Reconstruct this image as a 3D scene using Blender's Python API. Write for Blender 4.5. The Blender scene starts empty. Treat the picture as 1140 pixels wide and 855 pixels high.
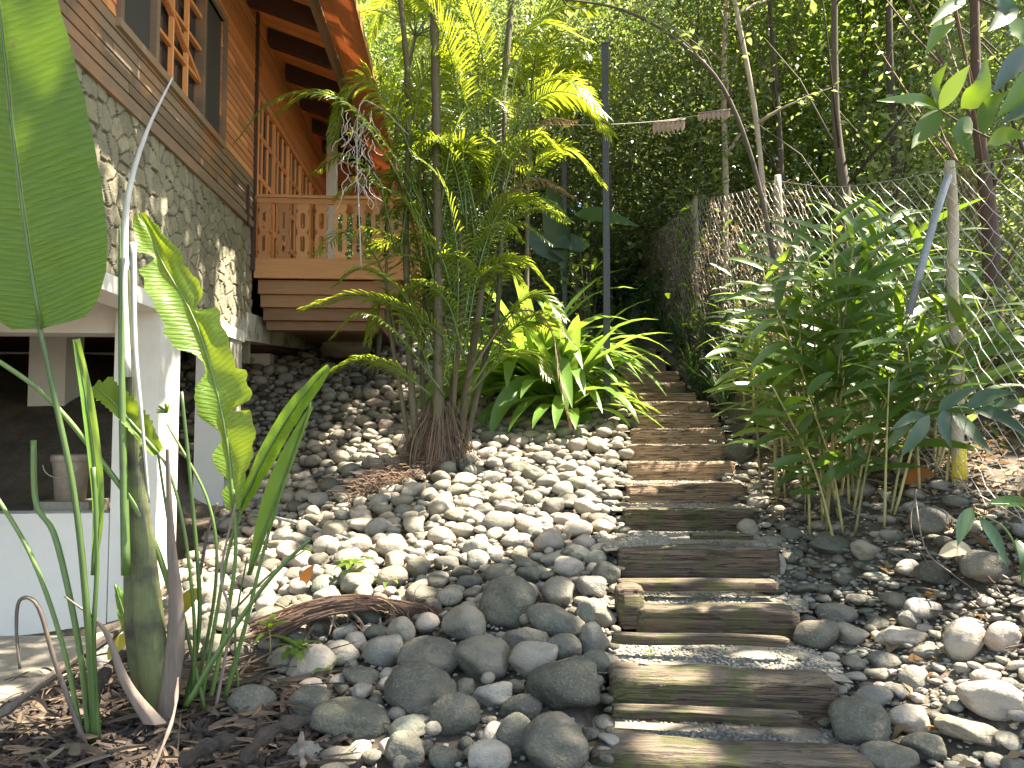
import bpy, bmesh, math, random
import numpy as np
from mathutils import Vector, Matrix, noise as mnoise
SC = bpy.context.scene
COL = SC.collection
R = math.radians
rnd = random.Random(7)
nrng = np.random.default_rng(7)

# ------------------------------------------------------------------ camera, sky, sun, exposure
E = 1.62                                   # eye height
cam = bpy.data.cameras.new('camera'); cam_o = bpy.data.objects.new('camera', cam); COL.objects.link(cam_o)
cam_o.location = (0, 0, E); cam_o.rotation_euler = (R(93.0), 0, 0)
cam.sensor_width = 36; cam.lens = 26.2; cam.clip_end = 500
SC.camera = cam_o
SUN = Vector((0.47, 0.05, 0.87)).normalized()      # towards the sun
SC.world = bpy.data.worlds.new("World"); SC.world.use_nodes = True
wn = SC.world.node_tree; bgn = wn.nodes['Background']
sky = wn.nodes.new('ShaderNodeTexSky'); sky.sky_type = 'NISHITA'; sky.sun_disc = False
sky.sun_elevation = math.asin(SUN.z); sky.sun_rotation = math.atan2(SUN.x, SUN.y)
wn.links.new(sky.outputs[0], bgn.inputs[0]); bgn.inputs[1].default_value = 0.125
sl = bpy.data.lights.new('sun', 'SUN'); sl.energy = 5.0; sl.angle = R(0.55); sl.color = (1, .95, .87)
so = bpy.data.objects.new('sun', sl); COL.objects.link(so); so.rotation_euler = SUN.to_track_quat('Z', 'Y').to_euler()
so.location = (10, 8, 25)
SC.view_settings.view_transform = 'Standard'; SC.view_settings.look = 'None'
SC.view_settings.exposure = 2.6; SC.view_settings.gamma = 1
SC.view_settings.use_white_balance = True; SC.view_settings.white_balance_temperature = 7400; SC.view_settings.white_balance_tint = 10
SC.cycles.max_bounces = 8; SC.cycles.diffuse_bounces = 4; SC.cycles.transmission_bounces = 6; SC.cycles.transparent_max_bounces = 6
SC.cycles.sample_clamp_indirect = 6

# ------------------------------------------------------------------ view helpers: a photo pixel and a distance give a real point
CT, ST = math.cos(R(3)), math.sin(R(3))
def W(px, py, d):
    X = (px-570)/830; Y = (427.5-py)/830
    dy = CT - Y*ST; dz = ST + Y*CT
    return Vector((X/dy*d, d, E + dz/dy*d))
def proj(x, y, z):
    z = z-E
    f = y*CT + z*ST; u = -y*ST + z*CT
    return 570+830*x/f, 427.5-830*u/f
C4, S4 = math.cos(R(4)), math.sin(R(4))
def hxy(a, s): return (a*C4 - s*S4, a*S4 + s*C4)     # house frame -> world
def xyh(x, y): return (x*C4 + y*S4, -x*S4 + y*C4)

# ------------------------------------------------------------------ materials
def newmat(name):
    m = bpy.data.materials.new(name); m.use_nodes = True
    nt = m.node_tree; b = nt.nodes['Principled BSDF']
    return m, nt, b
def N(nt, t, **kw):
    n = nt.nodes.new(t)
    for k, v in kw.items():
        if k.startswith('i_'): n.inputs[k[2:].replace('_', ' ')].default_value = v
        else: setattr(n, k, v)
    return n
def ramp(nt, fac, stops, interp='LINEAR'):
    r = nt.nodes.new('ShaderNodeValToRGB'); cr = r.color_ramp; cr.interpolation = interp
    while len(cr.elements) < len(stops): cr.elements.new(.5)
    for e, (p, c) in zip(cr.elements, stops):
        e.position = p; e.color = (c[0], c[1], c[2], 1) if hasattr(c, '__len__') else (c, c, c, 1)
    nt.links.new(fac, r.inputs[0]); return r.outputs[0]
def mix(nt, a, b, fac, mode='MIX'):
    m = nt.nodes.new('ShaderNodeMix'); m.data_type = 'RGBA'; m.blend_type = mode
    for sock, v in ((m.inputs[6], a), (m.inputs[7], b), (m.inputs[0], fac)):
        if hasattr(v, 'is_linked'): nt.links.new(v, sock)
        elif hasattr(v, '__len__'): sock.default_value = (v[0], v[1], v[2], 1)
        else: sock.default_value = v
    return m.outputs[2]
def math_n(nt, op, a, b=0.0, clamp=False):
    m = nt.nodes.new('ShaderNodeMath'); m.operation = op; m.use_clamp = clamp
    for i, v in enumerate((a, b)):
        if hasattr(v, 'is_linked'): nt.links.new(v, m.inputs[i])
        else: m.inputs[i].default_value = v
    return m.outputs[0]
def noise_t(nt, scale, detail=4, rough=.55, stretch=None, coord='Object', dist=0):
    tc = nt.nodes.new('ShaderNodeTexCoord'); src = tc.outputs[coord]
    if stretch:
        mp = nt.nodes.new('ShaderNodeMapping'); mp.inputs['Scale'].default_value = stretch
        nt.links.new(src, mp.inputs[0]); src = mp.outputs[0]
    n = nt.nodes.new('ShaderNodeTexNoise'); n.inputs['Scale'].default_value = scale
    n.inputs['Detail'].default_value = detail; n.inputs['Roughness'].default_value = rough; n.inputs['Distortion'].default_value = dist
    nt.links.new(src, n.inputs[0]); return n.outputs[0]
def rand_t(nt):
    """0..1, different for every loose piece and every object"""
    g = nt.nodes.new('ShaderNodeNewGeometry'); o = nt.nodes.new('ShaderNodeObjectInfo')
    return math_n(nt, 'FRACT', math_n(nt, 'ADD', g.outputs['Random Per Island'], math_n(nt, 'MULTIPLY', o.outputs['Random'], 7.31)))
def bump(nt, b, h, strength, dist=.01):
    n = nt.nodes.new('ShaderNodeBump'); n.inputs['Strength'].default_value = strength; n.inputs['Distance'].default_value = dist
    nt.links.new(h, n.inputs['Height']); nt.links.new(n.outputs[0], b.inputs['Normal']); return n.outputs[0]
MAT = {}
def leaf_mat(name, cols, trans, tmix=.42, rough=.42, uvveins=False, spec=.5, brown=None, shift=0):
    m, nt, b = newmat(name)
    r = rand_t(nt)
    c = ramp(nt, r, [(i/(len(cols)-1), c) for i, c in enumerate(cols)])
    t = mix(nt, trans, tuple(x*.55 for x in trans), r)
    nz = noise_t(nt, 9, 3)
    c = mix(nt, c, tuple(x*.6 for x in cols[0]), math_n(nt, 'MULTIPLY', nz, .5))
    if uvveins:
        tc = nt.nodes.new('ShaderNodeTexCoord'); sp = nt.nodes.new('ShaderNodeSeparateXYZ'); nt.links.new(tc.outputs['UV'], sp.inputs[0])
        u = math_n(nt, 'ABSOLUTE', math_n(nt, 'SUBTRACT', sp.outputs[0], .5))
        ph = math_n(nt, 'ADD', sp.outputs[1], math_n(nt, 'MULTIPLY', u, -.05))
        nv = noise_t(nt, 1, 2, .5, (2, 150, 1), 'UV')
        w = math_n(nt, 'SINE', math_n(nt, 'ADD', math_n(nt, 'MULTIPLY', ph, 420), math_n(nt, 'MULTIPLY', nv, 9)))
        w = math_n(nt, 'MULTIPLY', math_n(nt, 'ADD', w, 1), .5)
        w2 = math_n(nt, 'MULTIPLY', math_n(nt, 'ADD', math_n(nt, 'MULTIPLY', w, .45), math_n(nt, 'MULTIPLY', nv, .9)), 1)
        c = mix(nt, tuple(x*.62 for x in cols[0]), c, w2)
        t = mix(nt, tuple(x*.5 for x in trans), t, w2)
        rib = math_n(nt, 'LESS_THAN', u, .018)
        c = mix(nt, c, (.22, .30, .08), rib)
        bump(nt, b, w2, .6, .006)
    if brown is not None:
        k = ramp(nt, noise_t(nt, brown[0], 4), [(brown[1], 0), (brown[1]+.08, 1)])
        c = mix(nt, c, (.16, .09, .035), k); t = mix(nt, t, (.2, .1, .03), k)
    nt.links.new(c, b.inputs['Base Color']); b.inputs['Roughness'].default_value = rough
    b.inputs['Specular IOR Level'].default_value = spec
    tr = nt.nodes.new('ShaderNodeBsdfTranslucent'); nt.links.new(t, tr.inputs[0])
    ms = nt.nodes.new('ShaderNodeMixShader'); ms.inputs[0].default_value = tmix
    out = nt.nodes['Material Output']
    nt.links.new(b.outputs[0], ms.inputs[1]); nt.links.new(tr.outputs[0], ms.inputs[2]); nt.links.new(ms.outputs[0], out.inputs[0])
    MAT[name] = m
leaf_mat('banana_leaf', [(.05, .14, .012), (.07, .17, .015)], (.36, .60, .03), .5, .38, uvveins=True, brown=(6, .70))
leaf_mat('banana_light', [(.12, .24, .02), (.15, .26, .03)], (.55, .72, .04), .5, .38, uvveins=True, brown=(5, .66))
leaf_mat('palm_leaf', [(.06, .12, .015), (.11, .17, .02), (.08, .14, .03)], (.55, .66, .05), .48, .35)
leaf_mat('strap_leaf', [(.10, .22, .035), (.15, .28, .06), (.12, .24, .04)], (.42, .62, .08), .4, .36)
leaf_mat('ginger_leaf', [(.03, .08, .015), (.05, .12, .02), (.08, .13, .02)], (.28, .44, .03), .38, .38)
leaf_mat('dark_leaf', [(.015, .05, .02), (.03, .07, .02), (.02, .05, .025)], (.12, .25, .03), .3, .38)
leaf_mat('forest_leaf', [(.055, .095, .04), (.085, .135, .055), (.05, .085, .045), (.18, .20, .09)], (.38, .46, .13), .40, .30, spec=.7)
leaf_mat('light_leaf', [(.06, .13, .02), (.10, .18, .03), (.13, .19, .04)], (.40, .58, .06), .42, .36)
leaf_mat('dry_leaf', [(.17, .11, .06), (.30, .22, .13), (.22, .13, .07), (.38, .31, .22)], (.30, .18, .08), .25, .6, spec=.3)
leaf_mat('eave_sheet', [(.62, .28, .13), (.70, .34, .17)], (.78, .40, .20), .3, .5)
leaf_mat('mulch_leaf', [(.07, .05, .035), (.16, .115, .08), (.10, .07, .05), (.24, .19, .14)], (.12, .08, .04), .15, .7, spec=.2)
leaf_mat('orange_leaf', [(.45, .17, .04), (.38, .13, .03)], (.7, .25, .04), .4, .5)
leaf_mat('pale_leaf', [(.55, .45, .28), (.6, .5, .35)], (.5, .4, .2), .3, .6)
leaf_mat('pink_dry', [(.42, .28, .22), (.5, .36, .3)], (.5, .3, .22), .35, .6)
leaf_mat('yellow_leaf', [(.45, .42, .05), (.55, .45, .06)], (.7, .6, .08), .4, .45)

def wood(name, c1, c2, grain=(1, 14, 14), rough=.6, scale=6, islands=True, bumps=.4, weather=None, coat=0):
    m, nt, b = newmat(name)
    n1 = noise_t(nt, scale, 6, .65, grain, dist=.3)
    c = mix(nt, c1, c2, ramp(nt, n1, [(.3, 0), (.7, 1)]))
    if islands:
        r = rand_t(nt)
        c = mix(nt, c, mix(nt, tuple(x*.45 for x in c1), tuple(min(1, x*1.35) for x in c2), r), .45)
    if weather:
        k = ramp(nt, noise_t(nt, weather[0], 5), [(weather[1], 0), (weather[1]+.15, 1)])
        c = mix(nt, c, weather[2], k)
    nt.links.new(c, b.inputs['Base Color']); b.inputs['Roughness'].default_value = rough
    b.inputs['Coat Weight'].default_value = coat
    bump(nt, b, n1, bumps, .006); MAT[name] = m; return m
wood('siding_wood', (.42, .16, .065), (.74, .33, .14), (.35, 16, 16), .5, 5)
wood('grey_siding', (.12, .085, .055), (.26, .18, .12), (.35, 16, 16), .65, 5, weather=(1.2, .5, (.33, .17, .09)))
wood('orange_wood', (.68, .25, .09), (.82, .36, .14), (.5, 16, 16), .45, 4)
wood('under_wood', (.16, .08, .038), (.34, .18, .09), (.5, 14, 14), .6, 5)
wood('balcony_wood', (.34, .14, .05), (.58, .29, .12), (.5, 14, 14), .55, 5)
wood('dark_beam', (.035, .018, .014), (.07, .03, .02), (1, 10, 10), .6, 5)
wood('red_underfloor', (.10, .03, .02), (.16, .05, .03), (1, 10, 10), .6, 5)
wood('palm_trunk', (.04, .036, .02), (.13, .11, .065), (9, 9, 2.2), .75, 6, weather=(3, .55, (.09, .10, .04)))
wood('bark', (.028, .022, .016), (.10, .078, .055), (3, 3, 1), .85, 7, bumps=.8)
wood('pale_bark', (.22, .18, .13), (.40, .34, .26), (3, 3, 1), .85, 7, bumps=.8)
wood('red_bark', (.07, .038, .025), (.15, .09, .06), (3, 3, 1), .85, 7, bumps=.8)
wood('fence_post_wood', (.22, .18, .12), (.40, .34, .24), (6, 6, 1), .8, 6, weather=(3, .6, (.14, .14, .07)))
wood('root_fibre', (.07, .045, .03), (.20, .13, .085), (4, 4, 4), .8, 8)
wood('cane', (.18, .17, .06), (.35, .30, .12), (4, 4, 4), .55, 8)
wood('green_stalk', (.05, .10, .025), (.11, .18, .045), (14, 14, .7), .42, 5, weather=(4, .62, (.06, .05, .03)))
wood('sheath', (.035, .045, .02), (.12, .135, .05), (30, 30, .8), .55, 6, bumps=.9, weather=(4, .5, (.04, .032, .025)))
wood('dead_stalk', (.05, .036, .028), (.19, .145, .11), (10, 10, 1), .7, 5)
wood('silver_stalk', (.30, .28, .25), (.55, .52, .50), (10, 10, 1), .5, 5)

# log steps: weathered dark timber with moss patches, paler on what faces up
def log_mat():
    m, nt, b = newmat('log_wood')
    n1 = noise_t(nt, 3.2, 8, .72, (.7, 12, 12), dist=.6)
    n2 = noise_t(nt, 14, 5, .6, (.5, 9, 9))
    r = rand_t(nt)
    ta = nt.nodes.new('ShaderNodeAttribute'); ta.attribute_name = 'tan'; ta.attribute_type = 'OBJECT'  # tan amount: sunlight on the timber put into its colour
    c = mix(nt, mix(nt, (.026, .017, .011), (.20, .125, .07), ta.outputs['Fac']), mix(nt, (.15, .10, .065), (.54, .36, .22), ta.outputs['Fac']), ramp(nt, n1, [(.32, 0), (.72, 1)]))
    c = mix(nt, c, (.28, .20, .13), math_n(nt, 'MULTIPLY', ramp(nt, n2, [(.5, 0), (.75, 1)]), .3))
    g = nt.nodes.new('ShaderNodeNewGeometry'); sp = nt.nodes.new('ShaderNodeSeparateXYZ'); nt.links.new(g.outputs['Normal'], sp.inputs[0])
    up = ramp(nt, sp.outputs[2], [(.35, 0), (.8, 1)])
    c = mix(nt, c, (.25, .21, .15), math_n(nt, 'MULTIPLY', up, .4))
    ck = noise_t(nt, 2.6, 5, .6, (.45, 13, 13), dist=.4); ck = ramp(nt, math_n(nt, 'ABSOLUTE', math_n(nt, 'SUBTRACT', ck, .5)), [(0, 0), (.022, 1)])
    c = mix(nt, (.02, .014, .010), c, math_n(nt, 'ADD', math_n(nt, 'MULTIPLY', ck, .75), .25))
    mo = ramp(nt, noise_t(nt, 4.5, 6, .7), [(.52, 0), (.60, 1)])
    at = nt.nodes.new('ShaderNodeAttribute'); at.attribute_name = 'moss'; at.attribute_type = 'OBJECT'
    at.attribute_name = 'moss'
    c = mix(nt, c, mix(nt, (.04, .05, .012), (.13, .135, .035), n2), math_n(nt, 'MULTIPLY', mo, math_n(nt, 'MULTIPLY', at.outputs['Fac'], .75)))
    nt.links.new(c, b.inputs['Base Color']); b.inputs['Roughness'].default_value = .85
    h = math_n(nt, 'ADD', math_n(nt, 'ADD', n1, math_n(nt, 'MULTIPLY', n2, .5)), math_n(nt, 'MULTIPLY', ck, .7)); bump(nt, b, h, 1, .025)
    MAT['log_wood'] = m
log_mat()
def rock_mat(name, cols, tint=.35):
    m, nt, b = newmat(name)
    r = rand_t(nt)
    c = ramp(nt, r, [(i/(len(cols)-1), c) for i, c in enumerate(cols)])
    geo = nt.nodes.new('ShaderNodeNewGeometry')
    def pn(scale, det):
        n = nt.nodes.new('ShaderNodeTexNoise'); n.inputs['Scale'].default_value = scale; n.inputs['Detail'].default_value = det
        n.inputs['Roughness'].default_value = .65; nt.links.new(geo.outputs['Position'], n.inputs[0]); return n.outputs[0]
    n1 = pn(7, 5); n2 = pn(60, 4); n3 = pn(2.2, 3)
    c = mix(nt, c, tuple(x*.5 for x in cols[0]), math_n(nt, 'MULTIPLY', ramp(nt, n1, [(.4, 0), (.75, 1)]), tint))
    c = mix(nt, c, (.30, .29, .25), math_n(nt, 'MULTIPLY', ramp(nt, n2, [(.5, 0), (.75, 1)]), .35))
    c = mix(nt, c, (.24, .20, .145), math_n(nt, 'MULTIPLY', ramp(nt, n3, [(.5, 0), (.7, 1)]), .4))
    n4 = pn(22, 6); c = mix(nt, c, tuple(x*.45 for x in cols[1]), math_n(nt, 'MULTIPLY', ramp(nt, n4, [(.55, 0), (.68, 1)]), .5))
    nt.links.new(c, b.inputs['Base Color']); b.inputs['Roughness'].default_value = .82; b.inputs['Specular IOR Level'].default_value = .3
    bump(nt, b, math_n(nt, 'ADD', math_n(nt, 'ADD', n2, n4), math_n(nt, 'MULTIPLY', n1, 2)), .8, .012)
    MAT[name] = m
rock_mat('river_stone', [(.13, .125, .105), (.25, .235, .20), (.19, .165, .125), (.36, .32, .25), (.17, .18, .145), (.30, .255, .185), (.11, .105, .09), (.24, .225, .185), (.33, .27, .22), (.20, .20, .18)])
rock_mat('dark_stone', [(.07, .068, .052), (.115, .108, .085), (.09, .09, .068), (.145, .13, .10)])
rock_mat('pale_stone', [(.34, .30, .235), (.40, .33, .27), (.30, .27, .22), (.38, .30, .25)], .2)
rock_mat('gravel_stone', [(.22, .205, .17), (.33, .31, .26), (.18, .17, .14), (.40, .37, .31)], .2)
def simple_noise(name, c1, c2, scale, rough=.9, b_=.6, d=.02, extra=None):
    m, nt, b = newmat(name)
    n = noise_t(nt, scale, 8, .65); n2 = noise_t(nt, scale*9, 4, .6)
    c = mix(nt, c1, c2, ramp(nt, n, [(.35, 0), (.65, 1)]))
    c = mix(nt, c, tuple(x*.5 for x in c1), math_n(nt, 'MULTIPLY', ramp(nt, n2, [(.5, 0), (.7, 1)]), .06 if name == 'white_plaster' else .5))
    if extra:
        c = mix(nt, c, extra[1], math_n(nt, 'MULTIPLY', ramp(nt, noise_t(nt, extra[0], 6, .7), [(extra[2], 0), (extra[2]+.12, 1)]), extra[3]))
    nt.links.new(c, b.inputs['Base Color']); b.inputs['Roughness'].default_value = rough
    bump(nt, b, math_n(nt, 'ADD', n, n2), b_, d); MAT[name] = m
simple_noise('soil', (.055, .044, .031), (.115, .092, .064), 3)
simple_noise('mulch_dark', (.02, .015, .012), (.06, .042, .03), 6)
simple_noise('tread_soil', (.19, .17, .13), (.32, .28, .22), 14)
simple_noise('concrete', (.26, .23, .18), (.38, .34, .27), 2, .85, .2, .005)
simple_noise('white_plaster', (.64, .62, .57), (.68, .66, .61), 1.5, .8, .08, .003, (.5, (.46, .42, .35), .5, .35))
simple_noise('stained_plaster', (.36, .33, .27), (.50, .46, .39), 2.5, .85, .3, .004, (2.2, (.10, .10, .05), .5, .8))
simple_noise('black_paint', (.02, .022, .026), (.035, .038, .042), 8, .45, .1, .002)
simple_noise('wire', (.30, .28, .24), (.46, .43, .37), 8, .6, .1, .001)
simple_noise('pvc_grey', (.16, .18, .20), (.25, .27, .29), 6, .45, .1, .001)
simple_noise('bucket_plastic', (.30, .25, .20), (.42, .35, .29), 9, .6, .1, .002)
simple_noise('roof_sheet', (.12, .05, .04), (.18, .07, .05), 3, .6)
simple_noise('interior_dark', (.05, .03, .022), (.08, .05, .035), 3, .8)
simple_noise('yellow_paint', (.55, .42, .03), (.65, .5, .05), 8, .5)
simple_noise('mossy_rock', (.40, .38, .33), (.62, .60, .54), 9, .9, .9, .03, (14, (.06, .06, .04), .52, .8))
def glass_mat():
    m, nt, b = newmat('dark_glass'); b.inputs['Base Color'].default_value = (.03, .032, .035, 1); b.inputs['Roughness'].default_value = .12
    b.inputs['Specular IOR Level'].default_value = .6; MAT['dark_glass'] = m
    m, nt, b = newmat('screen'); b.inputs['Base Color'].default_value = (.05, .048, .045, 1); b.inputs['Roughness'].default_value = .6
    MAT['screen'] = m
glass_mat()
def stone_clad_mat():
    m, nt, b = newmat('flagstone')
    at = nt.nodes.new('ShaderNodeAttribute'); at.attribute_name = 'cell'; at.attribute_type = 'GEOMETRY'
    ed = nt.nodes.new('ShaderNodeAttribute'); ed.attribute_name = 'joint'; ed.attribute_type = 'GEOMETRY'
    c = ramp(nt, at.outputs['Fac'], [(0, (.16, .145, .095)), (.3, (.25, .22, .145)), (.6, (.20, .185, .13)), (.8, (.31, .27, .18)), (1, (.17, .16, .115))])
    n1 = noise_t(nt, 5, 7, .7); n2 = noise_t(nt, 30, 5, .6)
    c = mix(nt, c, (.14, .13, .08), math_n(nt, 'MULTIPLY', ramp(nt, n1, [(.45, 0), (.7, 1)]), .6))
    c = mix(nt, c, (.45, .42, .33), math_n(nt, 'MULTIPLY', ramp(nt, n2, [(.55, 0), (.75, 1)]), .4))
    c = mix(nt, c, (.085, .07, .045), ed.outputs['Fac'])
    nt.links.new(c, b.inputs['Base Color']); b.inputs['Roughness'].default_value = .9
    bump(nt, b, math_n(nt, 'ADD', n1, n2), .7, .015); MAT['flagstone'] = m
stone_clad_mat()

# ------------------------------------------------------------------ mesh helpers
class MB:
    def __init__(s): s.v = []; s.f = []; s.n = 0; s.uv = None; s.smooth = False
    def add(s, verts, faces):
        verts = np.asarray(verts, float).reshape(-1, 3); o = s.n
        s.v.append(verts); s.n += len(verts)
        s.f.extend([tuple(i+o for i in f) for f in faces])
    def box(s, x0, x1, y0, y1, z0, z1):
        v = [(x, y, z) for z in (z0, z1) for y in (y0, y1) for x in (x0, x1)]
        s.add(v, [(0, 2, 3, 1), (4, 5, 7, 6), (0, 1, 5, 4), (2, 6, 7, 3), (0, 4, 6, 2), (1, 3, 7, 5)])
    def beam(s, p, q, w, h, up=(0, 0, 1)):
        """a box from p to q"""
        p = Vector(p); q = Vector(q); d = (q-p).normalized(); sd = d.cross(Vector(up)).normalized(); u = sd.cross(d)
        v = [tuple(b + sd*(sx*w/2) + u*(sz*h/2)) for b in (p, q) for sx, sz in ((-1, -1), (1, -1), (1, 1), (-1, 1))]
        s.add(v, [(0, 3, 2, 1), (4, 5, 6, 7), (0, 1, 5, 4), (1, 2, 6, 5), (2, 3, 7, 6), (3, 0, 4, 7)])
    def tube(s, pts, radii, n=8, cap=True, jit=0):
        pts = [Vector(p) for p in pts]
        if not hasattr(radii, '__len__'): radii = [radii]*len(pts)
        ref = None; vs = []
        for i, p in enumerate(pts):
            d = (pts[min(i+1, len(pts)-1)] - pts[max(i-1, 0)]).normalized()
            if ref is None: ref = d.orthogonal().normalized()
            ref = (ref - d*ref.dot(d)).normalized(); b = d.cross(ref)
            for k in range(n):
                a = 2*math.pi*k/n; r = radii[i]*(1+(rnd.uniform(-jit, jit) if jit else 0))
                vs.append(p + ref*(math.cos(a)*r) + b*(math.sin(a)*r))
        fs = []
        for i in range(len(pts)-1):
            for k in range(n):
                k2 = (k+1) % n; fs.append((i*n+k, i*n+k2, (i+1)*n+k2, (i+1)*n+k))
        if cap:
            fs.append(tuple(range(n-1, -1, -1))); fs.append(tuple((len(pts)-1)*n+k for k in range(n)))
        s.add([tuple(v) for v in vs], fs)
    def ribbon(s, pts, widths, nrm, fold=.25):
        """leaf blade: mid line pts, half widths, facing nrm, V-folded"""
        vs = []
        for i, p in enumerate(pts):
            d = (pts[min(i+1, len(pts)-1)] - pts[max(i-1, 0)])
            sd = d.cross(nrm)
            if sd.length < 1e-6: sd = Vector((1, 0, 0))
            sd.normalize(); up = sd.cross(d).normalized(); w = widths[i]
            vs += [tuple(p - sd*w + up*(w*fold)), tuple(p), tuple(p + sd*w + up*(w*fold))]
        fs = []
        for i in range(len(pts)-1):
            a = i*3; fs += [(a, a+1, a+4, a+3), (a+1, a+2, a+5, a+4)]
        s.add(vs, fs)
    def arr(s): return np.concatenate(s.v) if s.v else np.zeros((0, 3))
    def mesh(s, name, mat, smooth=False):
        me = bpy.data.meshes.new(name); me.from_pydata(s.arr().tolist(), [], s.f)
        if mat: me.materials.append(MAT[mat])
        if smooth: me.polygons.foreach_set('use_smooth', [True]*len(me.polygons))
        me.update(); return me
    def obj(s, name, mat, parent=None, smooth=False, origin=None):
        if origin is None and parent is not None: origin = parent_world(parent)
        if origin is not None:
            o3 = np.array(origin); s.v = [v-o3 for v in s.v]
        me = s.mesh(name, mat, smooth)
        o = bpy.data.objects.new(name, me); COL.objects.link(o)
        if parent is not None: o.parent = parent
        elif origin is not None: o.location = origin
        return o
def parent_world(p):
    v = Vector((0, 0, 0))
    while p is not None: v += p.location; p = p.parent
    return v
def tag(o, label=None, cat=None, group=None, kind=None):
    if label: o['label'] = label
    if cat: o['category'] = cat
    if group: o['group'] = group
    if kind: o['kind'] = kind
    return o
def thing(name, label, cat, loc, group=None):
    o = bpy.data.objects.new(name, None); COL.objects.link(o); o.location = loc; o.empty_display_size = .2
    return tag(o, label, cat, group)
def curve_pts(ctrl, n):
    """Catmull-Rom through control points"""
    c = [Vector(p) for p in ctrl]; c = [c[0]*2-c[1]] + c + [c[-1]*2-c[-2]]; out = []
    segs = len(c)-3
    for i in range(n):
        t = i/(n-1)*segs; k = min(int(t), segs-1); u = t-k
        p0, p1, p2, p3 = c[k:k+4]
        out.append(.5*((2*p1)+(p2-p0)*u+(2*p0-5*p1+4*p2-p3)*u*u+(3*p1-p0-3*p2+p3)*u**3))
    return out

# ------------------------------------------------------------------ terrain (house frame a, s; heights relative to the eye)
def tab(d): ks = sorted(d); return lambda s: np.interp(s, ks, [d[k] for k in ks])
PZ = tab({-4: -1.72, 2: -1.7, 3.6: -1.62, 4.1: -1.5, 5: -1.32, 5.9: -1.1, 7.1: -.88, 7.9: -.70, 8.8: -.52, 9.4: -.34, 10.07: -.14, 10.8: .06, 11.8: .27, 12.3: .42, 13: .62, 13.5: .85, 14: 1.06, 14.6: 1.25, 15.2: 1.46, 18: 2.3, 25: 4.5, 45: 12, 80: 22})
MZ = tab({-4: -1.75, 3: -1.72, 4: -1.68, 5: -1.52, 6: -1.35, 8: -.97, 10: -.42, 12: .2, 14: 1.0, 16: 1.7, 18: 2.4, 25: 4.5, 45: 12, 80: 22})
BZ = tab({-4: -1.75, 4: -1.75, 6: -1.78, 8: -1.68, 10: -1.2, 11: -.85, 12: -.4, 14: .7, 16: 1.5, 18: 2.2, 25: 4.5, 45: 12, 80: 22})
LZ = tab({-4: -2.3, 7.9: -2.22, 8.3: -1.75, 10: -1.3, 11: -1.0, 12: -.3, 14: .9, 16: 1.5, 18: 2.2, 25: 4.5, 45: 12, 80: 22})
IZ = tab({-4: -2.3, 8.15: -2.3, 8.3: -.97, 9: -.85, 11: .3, 12: .6, 14: 1.25, 16: 1.5, 18: 2.2, 25: 4.5, 45: 12, 80: 22})
FZ = tab({-4: -1.3, 2: -1.1, 4: -.9, 5: -.62, 6: -.36, 7: -.1, 9: .45, 12.5: 1.45, 15.5: 2.0, 18: 2.7, 25: 4.8, 45: 12, 80: 22})
def aL(s): return np.interp(s, [-4, 3.6, 11.8, 15.2, 20], [.1, .66, 2.70, 3.05, 3.2])
def aR(s): return aL(s) + np.interp(s, [3, 11.8, 15.2], [1.24, 1.22, .98])
GA = np.arange(-26, 30, .1); GS = np.arange(-6, 70, .1)
def build_grid():
    Z = np.zeros((len(GS), len(GA)))
    for i, s in enumerate(GS):
        p, f = PZ(s), FZ(s)
        ks = [-26, -4.6, -3.45, -2.7, -.9, aL(s)-.35, aL(s), aR(s), aR(s)+.5, 4.1, 7, 14, 30]
        zs = [IZ(s), IZ(s), LZ(s), BZ(s), MZ(s), p-.07, p-.05, p-.05, p-.08, f, f+.5, f+1.5, f+4]
        for k in range(1, len(ks)): ks[k] = max(ks[k], ks[k-1]+.01)
        Z[i] = np.interp(GA, ks, zs)
    for _ in range(2):
        Z[:, 1:-1] = (Z[:, :-2]+Z[:, 1:-1]+Z[:, 2:])/3
        Z[1:-1] = (Z[:-2]+Z[1:-1]+Z[2:])/3
    return Z + E
GZ = build_grid()
def terr(x, y):
    x = np.asarray(x, float); y = np.asarray(y, float)
    a = x*C4 + y*S4; s = -x*S4 + y*C4
    fa = np.clip((a-GA[0])/.1, 0, len(GA)-1.001); fs = np.clip((s-GS[0])/.1, 0, len(GS)-1.001)
    i = fa.astype(int); j = fs.astype(int); u = fa-i; v = fs-j
    return GZ[j, i]*(1-u)*(1-v) + GZ[j, i+1]*u*(1-v) + GZ[j+1, i]*(1-u)*v + GZ[j+1, i+1]*u*v
def ground(px, py):
    """the point of the terrain seen at a pixel"""
    lo = 1.0
    for k in range(1600):
        d = 1.5 + k*.02; p = W(px, py, d)
        if p.z < float(terr(p.x, p.y)): return Vector((p.x, p.y, float(terr(p.x, p.y))))
    return p
def T(x, y, dz=0): return Vector((x, y, float(terr(x, y))+dz))

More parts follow.
